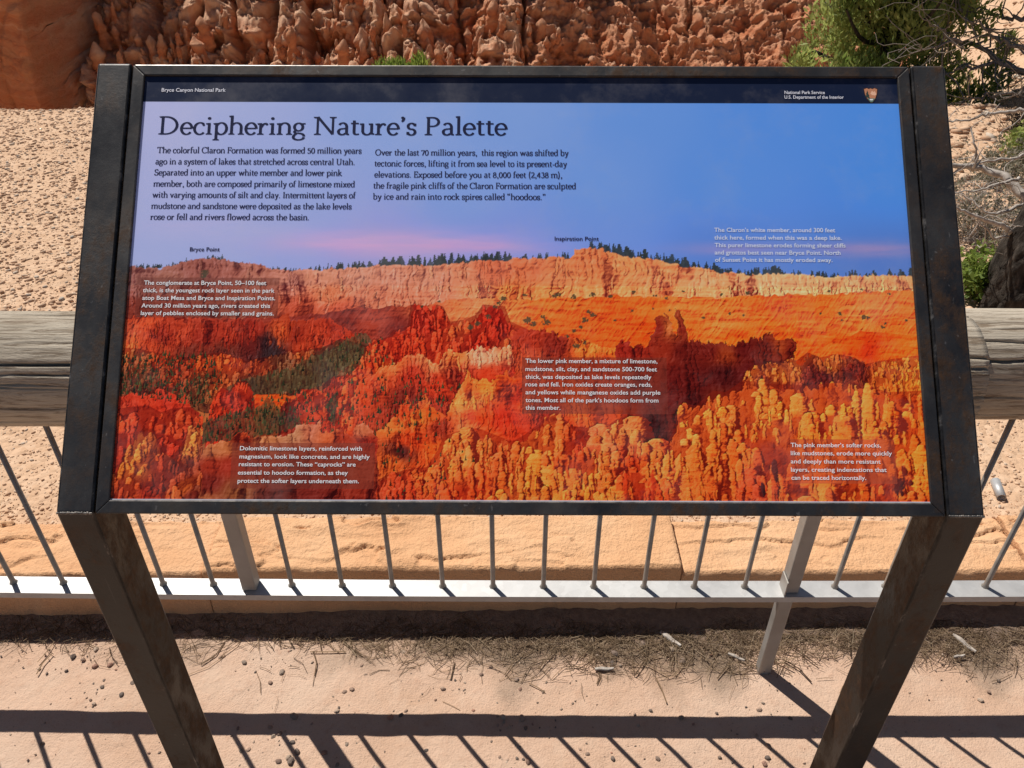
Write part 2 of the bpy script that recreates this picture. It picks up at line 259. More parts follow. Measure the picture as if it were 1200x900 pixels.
P_LAYERS = [{'col': [(9.1, 295.3, 150, 92, 80), (55.4, 301.1, 160, 100, 82), (100.0, 280.8, 150, 84, 70), (134.5, 280.7, 162, 92, 76), (169.4, 288.9, 175, 105, 84), (215.6, 294.6, 190, 118, 94), (261.3, 288.6, 205, 130, 98), (307.2, 288.4, 208, 132, 100), (353.1, 288.2, 212, 132, 100), (399.1, 291.7, 208, 128, 94), (444.9, 287.9, 214, 125, 86), (490.8, 279.5, 205, 99, 61), (536.7, 279.3, 215, 108, 65),
          (571.2, 287.5, 226, 126, 75), (617.3, 263.6, 226, 117, 67), (663.2, 275.3, 245, 138, 79), (720.3, 287.0, 245, 139, 82), (777.4, 295.1, 245, 147, 92), (857.4, 298.4, 246, 158, 103), (926.1, 298.2, 246, 158, 101), (1040.5, 297.8, 242, 151, 92), (12.3, 336.5, 120, 48, 34), (57.5, 330.5, 140, 64, 48), (126.0, 330.3, 150, 72, 50), (183.1, 330.1, 160, 80, 55), (229.0, 335.8, 170, 70, 45),
          (273.7, 312.2, 196, 108, 72), (286.0, 335.6, 180, 76, 48), (330.9, 312.0, 192, 106, 74), (376.6, 311.8, 198, 112, 80), (422.4, 311.7, 205, 118, 84), (468.1, 311.5, 218, 122, 76), (513.9, 311.4, 232, 119, 60), (559.6, 311.2, 238, 128, 67), (605.4, 305.2, 240, 130, 72), (651.1, 307.4, 242, 138, 79), (696.8, 310.8, 238, 128, 72)],
  'h': (0, 3),
  'k': 'cliff',
  'ridge': [(-4.0, 275.2), (36.6, 278.6), (64.8, 271.4), (98.9, 264.1), (124.3, 265.2), (168.4, 271.0), (191.8, 278.1), (226.4, 280.3), (260.9, 279.0), (295.3, 276.5), (329.7, 274.1), (364.2, 271.6), (398.7, 273.8), (421.7, 271.4), (456.2, 267.7), (479.2, 265.2), (513.7, 263.9), (542.5, 261.4), (589.7, 262.4), (596.7, 250.4), (617.5, 246.8), (634.8, 250.3), (663.4, 259.8), (697.9, 263.3),
            (732.2, 270.3), (766.5, 276.2), (789.3, 282.0), (812.2, 283.2), (835.0, 285.5), (858.1, 283.0), (881.0, 284.1), (926.7, 286.3), (972.7, 285.0), (1007.0, 286.1), (1058.8, 283.5)],
  'sp_d': 36,
  'sp_n': 150,
  'w': (4, 12)},
 {'col': [(14.2, 359.9, 120, 40, 25), (286.6, 350.8, 120, 48, 38), (332.0, 347.2, 150, 62, 42), (366.4, 358.7, 120, 48, 40), (400.2, 343.4, 182, 98, 62), (445.7, 343.3, 212, 126, 74), (485.5, 343.1, 205, 140, 88), (514.0, 343.0, 226, 130, 66), (525.4, 363.9, 225, 100, 45), (559.5, 331.2, 242, 120, 50), (605.2, 328.7, 240, 112, 44), (650.7, 330.9, 238, 100, 34), (696.4, 326.0, 244, 112, 40),
          (742.0, 328.2, 248, 128, 56), (799.0, 328.0, 248, 122, 50), (856.0, 327.8, 250, 112, 44), (913.1, 325.3, 250, 112, 40), (969.8, 329.8, 248, 130, 60), (1038.3, 327.2, 248, 120, 48), (559.5, 358.0, 228, 98, 34), (604.9, 357.9, 235, 105, 40), (650.3, 357.7, 242, 102, 34), (695.6, 363.4, 242, 92, 26), (741.1, 357.4, 246, 112, 40), (798.2, 349.1, 250, 132, 58), (854.6, 357.0, 250, 112, 36),
          (911.7, 351.0, 250, 120, 46), (968.1, 356.6, 250, 128, 54), (1036.1, 356.4, 250, 118, 44), (536.8, 387.0, 190, 66, 28), (582.0, 386.9, 226, 88, 30), (627.2, 389.0, 236, 98, 34), (672.4, 386.6, 238, 88, 26), (808.5, 374.6, 250, 106, 30), (876.7, 368.5, 248, 110, 32), (955.3, 379.8, 246, 96, 24), (1011.8, 379.6, 250, 112, 34), (1044.4, 396.8, 250, 110, 30), (920.4, 397.2, 240, 96, 28)],
  'k': 'slope',
  'ridge': [(1.6, 344.8), (172.6, 346.5), (280.4, 336.8), (308.7, 332.0), (342.8, 329.6), (399.8, 327.0), (433.9, 319.9), (468.2, 317.4), (502.5, 317.3), (536.7, 319.5), (559.6, 317.1), (605.3, 315.8), (651.0, 313.3), (696.7, 314.3), (742.4, 314.1), (788.0, 316.3), (833.9, 312.7), (879.7, 310.1), (925.3, 311.2), (971.2, 307.5), (1017.1, 305.0), (1062.9, 303.6)],
  'sp': 2.0},
 {'col': [(-2.9, 359.9, 165, 62, 34), (25.1, 354.0, 190, 70, 34), (48.9, 367.9, 142, 40, 24), (76.9, 363.2, 165, 55, 30), (105.8, 371.2, 140, 38, 22), (139.7, 367.6, 155, 45, 24), (173.5, 362.8, 140, 36, 20), (174.5, 382.5, 92, 26, 20), (191.2, 376.7, 52, 28, 30), (195.3, 390.5, 48, 30, 30), (207.6, 365.0, 185, 70, 30), (228.2, 367.3, 140, 40, 22), (253.3, 370.7, 165, 52, 26),
          (281.4, 364.8, 160, 46, 24), (242.7, 388.0, 165, 52, 24), (95.8, 390.8, 110, 40, 26), (38.9, 386.4, 170, 58, 28), (4.7, 383.1, 210, 90, 40), (135.4, 390.7, 100, 40, 28)],
  'h': (0, 5),
  'jag': 5,
  'k': 'cliff',
  'ridge': [(1.8, 347.1), (47.2, 345.8), (76.1, 351.5), (104.3, 346.8), (132.9, 350.2), (172.4, 344.2), (197.9, 352.3), (202.1, 344.1), (224.0, 351.0), (252.3, 347.4), (280.8, 349.7), (296.3, 367.0), (315.9, 376.2), (334.3, 422.1), (350.7, 599.7)],
  'sp_d': 58,
  'sp_n': 280,
  'w': (5, 15)},
 {'col': [(-0.1, 394.6, 200, 90, 40), (22.8, 398.0, 140, 70, 38), (46.0, 406.0, 180, 66, 28), (80.3, 411.6, 150, 50, 24), (108.0, 404.6, 200, 80, 32), (147.6, 405.6, 205, 78, 30), (176.1, 411.2, 160, 60, 28), (215.0, 399.6, 112, 62, 36), (231.5, 390.4, 180, 80, 36), (271.4, 397.1, 112, 62, 36), (299.2, 385.5, 112, 62, 36), (315.8, 373.9, 112, 62, 36), (8.3, 428.9, 110, 56, 34),
          (36.0, 423.2, 112, 62, 36), (64.6, 428.8, 150, 56, 26), (109.9, 434.3, 112, 62, 36), (126.9, 436.5, 180, 80, 34), (177.3, 434.1, 112, 62, 36), (221.7, 422.5, 112, 62, 36), (277.6, 410.9, 112, 62, 36), (100.2, 457.0, 112, 62, 36), (54.2, 440.2, 120, 44, 26), (311.4, 410.8, 120, 80, 44)],
  'h': (1, 6),
  'k': 'rows',
  'n': 3,
  'rh': 17,
  'ridge': [(-6.0, 391.2), (22.4, 393.4), (51.2, 400.2), (85.4, 404.7), (107.7, 400.0), (132.4, 397.6), (164.7, 409.0), (187.0, 404.3), (220.5, 397.3), (265.4, 390.3), (287.6, 378.7), (321.9, 387.8), (357.7, 456.1), (372.6, 599.6)],
  'w': (4, 11)},
 {'col': [(155.9, 451.1, 58, 54, 38), (222.2, 431.6, 70, 70, 44), (299.1, 382.1, 72, 74, 48)], 'k': 'forest', 'poly': [(135.5, 447.8), (154.7, 431.9), (188.0, 422.6), (226.8, 411.1), (256.5, 393.8), (285.5, 382.1), (304.2, 367.0), (323.5, 368.1), (330.7, 378.5), (316.6, 397.0), (294.6, 413.1), (280.5, 429.1), (250.6, 439.5), (211.7, 447.5), (180.7, 454.4), (163.5, 468.0), (137.1, 474.9)]},
 {'col': [(124.0, 479.4, 150, 90, 45), (151.1, 465.8, 200, 100, 40), (167.4, 456.7, 215, 80, 28), (212.2, 456.6, 220, 92, 30), (256.6, 447.4, 225, 92, 28), (289.9, 440.5, 228, 90, 28), (334.6, 433.5, 170, 64, 26), (368.5, 439.1, 120, 72, 38), (402.0, 433.3, 170, 80, 36), (435.8, 438.8, 120, 66, 36), (469.3, 421.7, 215, 88, 30), (503.1, 427.2, 225, 90, 30), (147.7, 501.7, 112, 62, 36),
          (202.1, 479.1, 112, 62, 36), (236.1, 490.2, 112, 62, 36), (291.4, 478.8, 112, 62, 36), (336.0, 478.7, 112, 62, 36), (369.2, 467.3, 112, 62, 36), (413.9, 467.2, 110, 60, 32), (458.4, 455.7, 150, 66, 30), (514.4, 455.5, 225, 92, 30), (268.6, 467.7, 190, 80, 30)],
  'k': 'slope',
  'ridge': [(95.4, 468.3), (129.4, 477.1), (145.8, 470.3), (161.8, 456.8), (178.1, 447.7), (211.7, 447.5), (228.6, 449.7), (256.4, 442.9), (284.1, 433.7), (311.7, 419.9), (333.8, 408.4), (379.2, 417.4), (424.1, 410.4), (469.2, 412.5), (514.3, 421.5), (536.8, 444.2), (558.7, 598.9)],
  'sp': 1.0},
 {'col': [(128.5, 462.5, 190, 56, 26), (145.0, 456.8, 170, 44, 24), (161.3, 447.7, 200, 60, 28), (169.9, 462.4, 160, 42, 24)], 'h': (1, 5), 'k': 'rows', 'n': 1, 'rh': 22, 'ridge': [(119.1, 472.7), (126.8, 452.4), (135.2, 443.3), (144.4, 447.8), (152.8, 436.4), (166.1, 434.1), (173.4, 443.1), (178.9, 463.5)], 'w': (5, 10)},
 {'col': [(224.0, 470.1, 120, 36, 24), (246.0, 461.0, 180, 56, 28), (268.6, 467.7, 190, 62, 28)], 'h': (1, 6), 'k': 'rows', 'n': 1, 'rh': 16, 'ridge': [(212.8, 470.1), (221.2, 458.8), (232.5, 461.0), (241.0, 449.7), (254.2, 445.1), (265.8, 454.1), (277.3, 460.9), (284.4, 472.1)], 'w': (4, 9)},
 {'col': [(278.5, 436.0, 160, 46, 24), (300.8, 431.3, 190, 60, 26), (334.5, 429.0, 180, 50, 26)], 'h': (1, 5), 'k': 'rows', 'n': 1, 'rh': 12, 'ridge': [(265.3, 440.6), (278.3, 429.2), (295.1, 426.8), (311.8, 422.2), (334.2, 419.8), (351.2, 424.3), (359.3, 433.4)], 'w': (4, 9)},
 {'col': [(302.1, 467.5, 200, 70, 30), (326.7, 467.5, 205, 80, 32)], 'h': (3, 9), 'k': 'rows', 'n': 2, 'rh': 16, 'ridge': [(295.7, 474.3), (301.6, 451.8), (308.2, 449.5), (317.6, 463.0), (326.1, 449.4), (333.3, 462.9), (342.4, 467.4)], 'w': (3, 7)},
 {'col': [(375.8, 461.7, 205, 72, 28), (400.4, 461.6, 220, 84, 32)], 'h': (3, 9), 'k': 'rows', 'n': 2, 'rh': 18, 'ridge': [(362.7, 474.1), (368.7, 447.0), (377.5, 442.4), (384.6, 458.2), (393.2, 442.4), (402.2, 440.1), (411.5, 460.4), (416.2, 471.6)], 'w': (4, 8)},
 {'col': [(125.4, 501.7, 56, 52, 36), (180.1, 484.8, 74, 66, 40), (230.5, 490.2, 66, 56, 38)], 'k': 'forest', 'poly': [(111.7, 496.2), (108.8, 486.2), (137.3, 477.1), (179.1, 465.7), (196.3, 452.1), (208.3, 467.9), (233.4, 479.0), (247.3, 490.2), (225.3, 496.9), (181.1, 503.8), (153.7, 510.5), (112.8, 512.9)]},
 {'col': [(291.0, 467.6, 54, 54, 36), (335.3, 456.2, 52, 54, 38), (341.9, 489.8, 46, 44, 34)], 'k': 'forest', 'poly': [(273.7, 456.4), (281.2, 447.3), (295.0, 456.3), (312.5, 442.7), (330.3, 439.2), (345.9, 435.7), (355.2, 447.0), (352.6, 473.0), (347.7, 495.4), (319.6, 489.9), (297.6, 495.6), (278.2, 484.5)]},
 {'col': [(380.0, 450.4, 70, 62, 38), (424.9, 455.8, 74, 52, 32)], 'k': 'forest', 'poly': [(366.1, 435.7), (390.8, 433.3), (407.9, 446.9), (435.8, 438.8), (447.2, 450.1), (425.2, 478.3), (416.2, 472.8), (402.6, 461.6), (378.4, 478.5), (360.2, 467.3)]},
 {'col': [(322.2, 397.0, 225, 92, 48), (350.0, 381.9, 210, 60, 28), (366.8, 373.8, 200, 56, 26), (394.5, 346.9, 175, 44, 26), (417.4, 350.4, 190, 52, 26), (446.0, 361.9, 205, 84, 40), (463.1, 370.0, 190, 48, 24), (491.2, 346.6, 195, 46, 24), (502.7, 366.3, 165, 40, 24), (333.7, 405.0, 210, 60, 26), (367.4, 399.1, 190, 48, 22), (401.1, 389.8, 205, 58, 26), (435.0, 387.4, 200, 60, 28),
          (468.9, 381.5, 180, 42, 22), (514.1, 375.6, 215, 92, 40), (536.8, 387.0, 190, 62, 30), (390.5, 421.9, 225, 96, 48), (435.3, 408.1, 200, 70, 36), (469.1, 404.5, 215, 100, 60), (502.9, 404.4, 225, 120, 80), (446.9, 433.1, 205, 74, 34), (525.5, 421.5, 190, 54, 26), (345.3, 412.9, 215, 88, 30)],
  'h': (1, 6),
  'k': 'rows',
  'n': 3,
  'rh': 20,
  'ridge': [(284.9, 456.3), (315.7, 405.0), (319.7, 390.1), (333.0, 382.0), (349.9, 376.1), (357.5, 366.8), (375.6, 362.1), (379.4, 331.8), (400.0, 334.1), (409.3, 343.4), (413.6, 331.7), (422.8, 335.2), (432.2, 355.0), (451.5, 352.6), (466.2, 345.5), (475.2, 331.5), (504.8, 333.7), (511.8, 354.7), (527.7, 361.6), (559.4, 377.7), (581.8, 409.8), (615.5, 421.1)],
  'w': (5, 13)},
 {'col': [(323.4, 433.5, 200, 66, 28), (356.5, 410.6, 215, 100, 50), (379.3, 422.0, 165, 44, 24), (412.7, 404.7, 225, 120, 70), (413.2, 433.2, 180, 50, 24), (440.8, 398.9, 230, 110, 54), (446.8, 421.7, 150, 40, 24), (474.7, 396.5, 232, 140, 100), (480.5, 421.6, 190, 56, 26), (514.2, 391.7, 235, 130, 84), (514.3, 421.5, 170, 44, 24), (559.3, 404.2, 215, 80, 30), (536.8, 444.2, 150, 40, 22),
          (380.0, 450.4, 120, 36, 24)],
  'h': (0, 4),
  'jag': 5,
  'k': 'cliff',
  'ridge': [(307.3, 456.3), (321.1, 431.3), (339.6, 413.0), (367.6, 403.7), (376.5, 399.1), (401.3, 396.7), (424.0, 403.5), (432.8, 389.7), (452.0, 394.2), (459.9, 387.3), (485.9, 391.8), (514.1, 384.8), (536.8, 391.6), (570.6, 398.4), (581.5, 455.3)],
  'sp_d': 70,
  'sp_n': 170,
  'w': (5, 12)},
 {'col': [(536.8, 373.2, 160, 46, 24), (570.7, 381.2, 130, 36, 22), (615.9, 384.5, 236, 110, 40), (661.2, 382.0, 240, 100, 30), (689.2, 392.3, 200, 70, 26), (536.8, 398.5, 180, 66, 32), (626.9, 409.7, 170, 52, 26)],
  'h': (0, 4),
  'jag': 4,
  'k': 'cliff',
  'ridge': [(514.1, 366.3), (536.8, 359.3), (559.4, 366.2), (582.1, 373.0), (616.0, 377.5), (644.2, 384.4), (672.5, 384.3), (695.0, 388.8), (705.7, 409.4)],
  'sp': 1,
  'sp_d': 60,
  'sp_n': 120,
  'w': (4, 10)},
 {'col': [(666.7, 388.9, 140, 33, 19), (681.4, 388.8, 136, 35, 19), (709.3, 357.5, 120, 27, 17), (724.1, 357.5, 188, 104, 44), (735.4, 357.4, 116, 27, 17), (712.0, 386.4, 132, 38, 19), (740.2, 388.6, 94, 22, 14), (774.0, 388.5, 102, 25, 16), (796.5, 391.9, 136, 49, 20), (819.2, 388.4, 88, 19, 14), (847.6, 386.0, 96, 24, 14), (870.3, 383.6, 152, 60, 24), (881.5, 385.9, 104, 24, 14),
          (904.8, 351.0, 120, 33, 19), (904.4, 380.0, 120, 32, 16), (927.1, 378.8, 96, 27, 14), (604.2, 421.2, 180, 66, 28), (649.2, 421.0, 160, 59, 24), (688.5, 426.6, 120, 33, 19), (727.8, 426.5, 94, 22, 16), (761.5, 426.3, 89, 20, 14), (789.8, 420.5, 72, 17, 14), (829.4, 414.7, 84, 17, 14), (858.1, 403.2, 112, 32, 16), (615.0, 466.4, 199, 76, 26), (659.5, 471.9, 144, 41, 19),
          (698.2, 488.6, 57, 17, 17), (710.2, 454.9, 96, 22, 16), (726.0, 488.5, 96, 24, 14), (754.7, 460.3, 73, 17, 14), (782.9, 454.6, 96, 28, 14), (692.0, 516.4, 28, 14, 19), (614.6, 500.0, 180, 57, 22)],
  'h': (0, 7),
  'jag': 6,
  'k': 'cliff',
  'ridge': [(652.0, 391.2), (659.0, 379.7), (672.6, 378.5), (686.1, 379.6), (690.5, 386.5), (699.7, 379.6), (705.2, 342.4), (713.2, 337.7), (717.6, 344.7), (719.3, 365.6), (726.1, 367.9), (730.3, 337.6), (738.2, 339.9), (739.7, 365.5), (745.0, 379.4), (754.2, 374.8), (763.1, 377.0), (780.0, 379.3), (797.0, 379.2), (819.8, 374.5), (854.0, 369.8), (888.1, 367.4), (895.0, 365.0), (897.6, 337.1),
            (905.7, 334.7), (913.4, 339.4), (914.3, 364.9), (927.2, 376.5), (950.1, 371.8), (937.8, 388.0), (920.2, 399.5), (907.8, 420.1), (881.5, 597.7)],
  'w': (5, 13)},
 {'col': [(909.4, 391.5, 235, 104, 34), (938.1, 383.4, 246, 108, 34), (966.6, 379.8, 238, 92, 24), (983.2, 385.5, 190, 56, 18), (1011.2, 387.7, 246, 104, 30), (1044.6, 394.5, 250, 116, 36), (919.8, 406.4, 240, 120, 44), (964.0, 419.9, 246, 104, 30), (1042.2, 425.4, 235, 110, 34)],
  'k': 'slope',
  'ridge': [(895.7, 395.0), (915.5, 383.4), (935.1, 376.4), (953.7, 369.4), (967.8, 360.1), (1013.0, 362.3), (1057.9, 367.9)],
  'sp': 0},
 {'col': [(829.1, 420.4, 215, 112, 42), (845.7, 426.1, 150, 52, 24), (862.8, 420.3, 210, 110, 40), (885.4, 417.9, 225, 120, 46), (902.2, 420.2, 110, 26, 20), (924.7, 420.1, 96, 22, 20), (936.6, 408.6, 220, 120, 44), (953.1, 414.3, 110, 26, 18), (969.8, 417.6, 115, 30, 18), (997.7, 419.8, 225, 112, 38), (1042.7, 419.7, 235, 124, 40), (906.9, 437.2, 95, 24, 22), (962.9, 437.0, 150, 60, 24),
          (839.3, 443.1, 200, 80, 30), (1007.7, 436.8, 230, 110, 36), (873.2, 437.3, 170, 60, 28)],
  'h': (1, 6),
  'k': 'rows',
  'n': 2,
  'rh': 14,
  'ridge': [(815.1, 434.1), (824.8, 415.9), (840.9, 409.0), (863.3, 411.2), (877.3, 402.0), (888.3, 406.5), (903.6, 395.0), (920.1, 401.8), (942.9, 397.1), (965.2, 401.7), (978.1, 410.8), (998.7, 406.1), (1032.8, 401.4), (1061.3, 396.7)],
  'w': (4, 10)},
 {'col': [(374.8, 467.3, 190, 60, 26), (358.6, 489.8, 215, 100, 42), (391.8, 478.5, 230, 110, 42), (408.5, 476.2, 215, 80, 28), (419.9, 489.6, 140, 42, 24), (447.2, 455.8, 240, 130, 60), (460.5, 442.1, 226, 100, 44), (480.7, 438.7, 240, 120, 44), (503.1, 438.6, 215, 72, 26), (520.0, 449.9, 170, 40, 22), (469.9, 478.2, 220, 64, 24), (453.3, 489.4, 225, 100, 48), (503.3, 478.1, 190, 46, 22),
          (536.8, 455.5, 215, 80, 28), (559.1, 466.6, 150, 40, 22), (370.6, 523.1, 80, 30, 26), (381.3, 506.4, 200, 62, 24), (414.9, 522.9, 215, 80, 26), (404.3, 545.0, 200, 70, 26), (359.8, 534.2, 200, 84, 30), (481.3, 511.6, 215, 80, 28), (525.7, 500.3, 185, 50, 22), (603.8, 466.5, 215, 84, 30), (570.1, 500.2, 160, 40, 20), (349.6, 561.6, 190, 82, 34)],
  'h': (0, 6),
  'k': 'cliff',
  'ridge': [(317.8, 599.8), (336.9, 506.6), (352.9, 484.2), (367.0, 467.3), (374.3, 449.2), (382.6, 467.3), (391.3, 456.0), (402.3, 446.9), (409.4, 464.9), (425.2, 478.3), (436.1, 455.8), (450.3, 435.4), (454.6, 419.4), (460.3, 426.2), (471.6, 433.0), (486.2, 428.4), (503.0, 421.5), (525.5, 428.3), (542.4, 410.0), (570.5, 421.3), (615.3, 438.2), (624.4, 598.7)],
  'sp_d': 110,
  'sp_n': 230,
  'w': (4, 12)},
 {'col': [(339.1, 578.0, 180, 80, 36), (371.9, 572.5, 190, 80, 36), (415.6, 555.9, 225, 120, 46), (437.2, 528.4, 232, 138, 56), (470.3, 522.7, 236, 146, 60), (503.6, 533.6, 225, 120, 48), (481.7, 555.7, 220, 98, 36), (514.8, 566.5, 236, 150, 52), (559.0, 511.3, 236, 146, 56), (547.8, 555.5, 240, 150, 50), (575.5, 538.9, 225, 112, 38), (603.3, 511.2, 190, 70, 28), (625.4, 522.2, 236, 146, 58),
          (642.2, 511.0, 226, 140, 66), (664.5, 505.4, 236, 150, 66), (674.9, 538.5, 215, 92, 32), (702.3, 543.9, 236, 146, 56), (696.2, 571.3, 210, 84, 28), (736.8, 499.6, 240, 156, 62), (770.5, 488.3, 240, 148, 54), (791.5, 521.6, 236, 132, 44), (735.1, 554.8, 236, 136, 46), (767.4, 576.5, 226, 120, 40), (816.4, 454.5, 240, 150, 56), (849.5, 465.6, 242, 150, 54), (894.7, 454.2, 244, 152, 54),
          (950.6, 454.0, 246, 150, 52), (1005.3, 470.7, 244, 140, 44), (1048.6, 487.3, 240, 130, 38), (813.6, 521.5, 226, 118, 40), (846.3, 532.4, 200, 92, 36), (833.5, 570.8, 190, 84, 34), (881.2, 499.1, 244, 150, 50), (936.7, 498.9, 240, 136, 40), (992.3, 498.7, 240, 136, 40), (910.4, 570.5, 230, 130, 46), (954.0, 575.8, 226, 124, 40), (986.9, 575.7, 225, 110, 34), (1043.5, 553.7, 240, 140, 44),
          (1040.9, 586.3, 232, 120, 36), (865.6, 587.0, 225, 120, 40), (448.9, 577.6, 220, 96, 34), (624.7, 577.0, 240, 150, 50)],
  'h': (3, 12),
  'k': 'rows',
  'n': 7,
  'rh': 19,
  'ridge': [(328.8, 599.7), (338.9, 572.6), (351.9, 564.9), (382.5, 556.0), (404.5, 553.8), (417.4, 534.0), (425.9, 514.0), (447.9, 506.2), (470.1, 502.8), (492.4, 511.6), (514.6, 520.4), (531.2, 511.4), (559.0, 489.1), (575.8, 483.4), (592.3, 500.1), (614.5, 502.2), (625.7, 495.5), (641.3, 497.7), (650.3, 491.0), (664.8, 486.5), (679.3, 488.6), (683.2, 513.1), (697.2, 527.4), (705.4, 510.8),
            (714.0, 521.9), (725.5, 505.2), (732.2, 468.3), (754.3, 472.7), (777.4, 452.4), (794.1, 454.6), (817.1, 438.6), (850.5, 443.1), (895.2, 445.2), (923.3, 442.8), (962.7, 440.4), (1006.5, 453.8), (1057.0, 451.4), (1073.6, 453.6)],
  'w': (6, 18)},
 {'blobs': [(853.4, 545.6, 4.4, 15.4, 90, 30, 26), (836.9, 569.7, 3.3, 9.8, 70, 30, 30), (1009.7, 564.7, 9.8, 14.2, 88, 24, 18), (1019.9, 545.0, 4.4, 8.8, 112, 32, 18), (1027.6, 560.3, 4.4, 4.4, 100, 30, 18), (696.2, 568.0, 4.4, 21.8, 175, 52, 22), (661.1, 566.0, 4.4, 19.6, 185, 56, 22)], 'k': 'blob'},
 {'col': [(-0.1, 463.0, 165, 46, 24), (33.7, 466.2, 180, 50, 24), (67.0, 462.7, 176, 46, 24), (92.1, 470.5, 170, 48, 26), (13.3, 491.0, 170, 46, 24), (57.9, 490.8, 180, 50, 24), (91.7, 496.3, 160, 42, 22), (16.0, 524.3, 140, 38, 22), (71.4, 524.1, 150, 40, 22), (104.3, 518.5, 120, 34, 22), (7.6, 557.4, 130, 36, 22), (73.8, 557.1, 110, 34, 22)],
  'h': (0, 4),
  'k': 'cliff',
  'ridge': [(-12.2, 452.8), (10.0, 449.4), (30.3, 451.6), (43.4, 447.0), (71.4, 445.8), (80.0, 457.0), (86.2, 449.1), (96.3, 466.0), (103.3, 470.5), (109.1, 490.6), (120.7, 600.5)],
  'sp_d': 50,
  'sp_n': 60,
  'w': (5, 13)},
 {'col': [(7.3, 485.4, 190, 62, 30), (40.7, 485.3, 186, 56, 26), (79.8, 485.2, 190, 64, 30), (15.1, 513.3, 170, 48, 24), (70.6, 513.1, 176, 48, 24), (7.6, 557.4, 140, 40, 22), (105.4, 535.1, 150, 50, 24)],
  'h': (2, 8),
  'k': 'rows',
  'n': 2,
  'rh': 30,
  'ridge': [(-15.7, 477.6), (11.9, 473.1), (39.6, 470.7), (57.0, 479.6), (73.4, 474.0), (95.7, 472.8), (106.2, 479.5), (112.4, 507.4), (120.7, 600.5)],
  'w': (7, 16)},
 {'col': [(27.0, 524.3, 205, 110, 46), (34.3, 546.3, 210, 112, 42), (44.5, 535.3, 195, 90, 38), (56.0, 540.7, 160, 46, 24), (83.6, 540.6, 130, 44, 26), (101.7, 512.9, 205, 112, 48), (91.1, 568.0, 190, 90, 36), (19.9, 573.7, 170, 62, 28), (52.9, 573.6, 150, 40, 22), (73.8, 557.1, 150, 44, 24), (9.8, 584.6, 150, 50, 24), (108.3, 578.9, 110, 36, 24)],
  'h': (2, 10),
  'k': 'rows',
  'n': 3,
  'rh': 22,
  'ridge': [(-13.1, 573.8), (7.6, 557.4), (16.4, 529.9), (26.0, 511.0), (36.4, 502.1), (49.9, 504.2), (60.7, 529.7), (72.6, 540.7), (88.0, 524.1), (94.1, 499.6), (102.7, 495.1), (110.0, 504.0), (114.2, 535.0), (123.4, 557.0), (131.6, 600.5)],
  'w': (6, 14)},
 {'k': 'trees', 'n': 190, 'poly': [(-3.0, 400.4), (118.6, 394.2), (134.6, 434.2), (112.0, 466.0), (0.9, 448.3)]}, {'k': 'trees', 'n': 230, 'poly': [(96.1, 479.5), (178.3, 451.1), (289.7, 433.7), (379.3, 422.0), (447.0, 438.8), (425.4, 489.5), (336.9, 506.6), (181.3, 507.1), (115.2, 515.1)]},
 {'k': 'trees', 'n': 26, 'poly': [(337.0, 512.1), (425.5, 495.1), (470.4, 533.8), (404.9, 572.3), (350.4, 588.8)]}, {'k': 'trees', 'n': 24, 'poly': [(265.6, 393.7), (344.0, 370.4), (367.7, 410.6), (289.5, 428.0)]},
 {'col': [(126.7, 521.7, 165, 92, 52), (143.1, 518.3, 170, 96, 54), (127.9, 540.5, 140, 42, 24), (164.7, 507.2, 170, 62, 30), (192.5, 508.2, 172, 104, 62), (231.0, 499.1, 170, 112, 76), (253.1, 496.8, 176, 96, 66), (275.5, 499.0, 185, 84, 40), (297.9, 503.4, 150, 48, 26), (319.8, 495.5, 176, 92, 56), (325.9, 512.2, 150, 40, 24), (150.0, 540.4, 140, 40, 24), (182.8, 534.8, 120, 44, 28),
          (238.2, 534.6, 118, 46, 30), (293.7, 539.9, 120, 48, 30), (327.0, 545.3, 135, 48, 28), (123.7, 562.4, 110, 34, 24), (162.9, 573.2, 130, 70, 40), (207.3, 580.7, 90, 34, 26), (262.2, 580.5, 110, 34, 24), (317.1, 578.1, 130, 40, 24), (120.0, 589.7, 150, 80, 46)],
  'h': (0, 2),
  'k': 'cliff',
  'ridge': [(112.2, 537.2), (115.9, 526.2), (126.3, 515.1), (139.3, 510.6), (150.5, 512.8), (155.3, 499.4), (169.7, 498.2), (174.6, 506.0), (192.3, 503.7), (214.5, 503.7), (230.9, 496.9), (238.2, 488.0), (260.4, 484.5), (267.8, 501.2), (286.2, 490.0), (297.5, 494.5), (306.9, 506.7), (310.7, 489.9), (327.3, 486.5), (336.5, 495.4), (341.9, 599.7)],
  'w': (12, 30)}]
P_TREES = [(-1.5, 277.5, 70.7, 272.5, 5.9, 0.9), (70.5, 270.1, 124.3, 264.0, 7.2, 0.55), (124.3, 265.2, 191.8, 278.1, 3.6, 0.25), (192.0, 280.5, 251.7, 280.3, 5.9, 0.8), (249.4, 280.3, 329.8, 275.2, 9.5, 0.95), (329.8, 275.2, 513.7, 265.1, 13.1, 1.0), (513.7, 265.1, 590.9, 262.4, 9.5, 0.8), (617.5, 246.8, 629.1, 247.9, 9.6, 0.9), (629.0, 250.3, 697.9, 264.5, 13.2, 1.0),
 (697.9, 264.5, 789.3, 282.0, 13.1, 1.0), (787.0, 283.2, 835.0, 285.5, 9.5, 0.9), (835.0, 285.5, 881.0, 284.1, 13.0, 0.85), (880.9, 285.3, 955.4, 286.2, 8.3, 0.5), (955.4, 286.2, 1024.1, 287.2, 10.7, 0.5), (1018.5, 286.0, 1055.2, 284.7, 10.7, 0.7)]
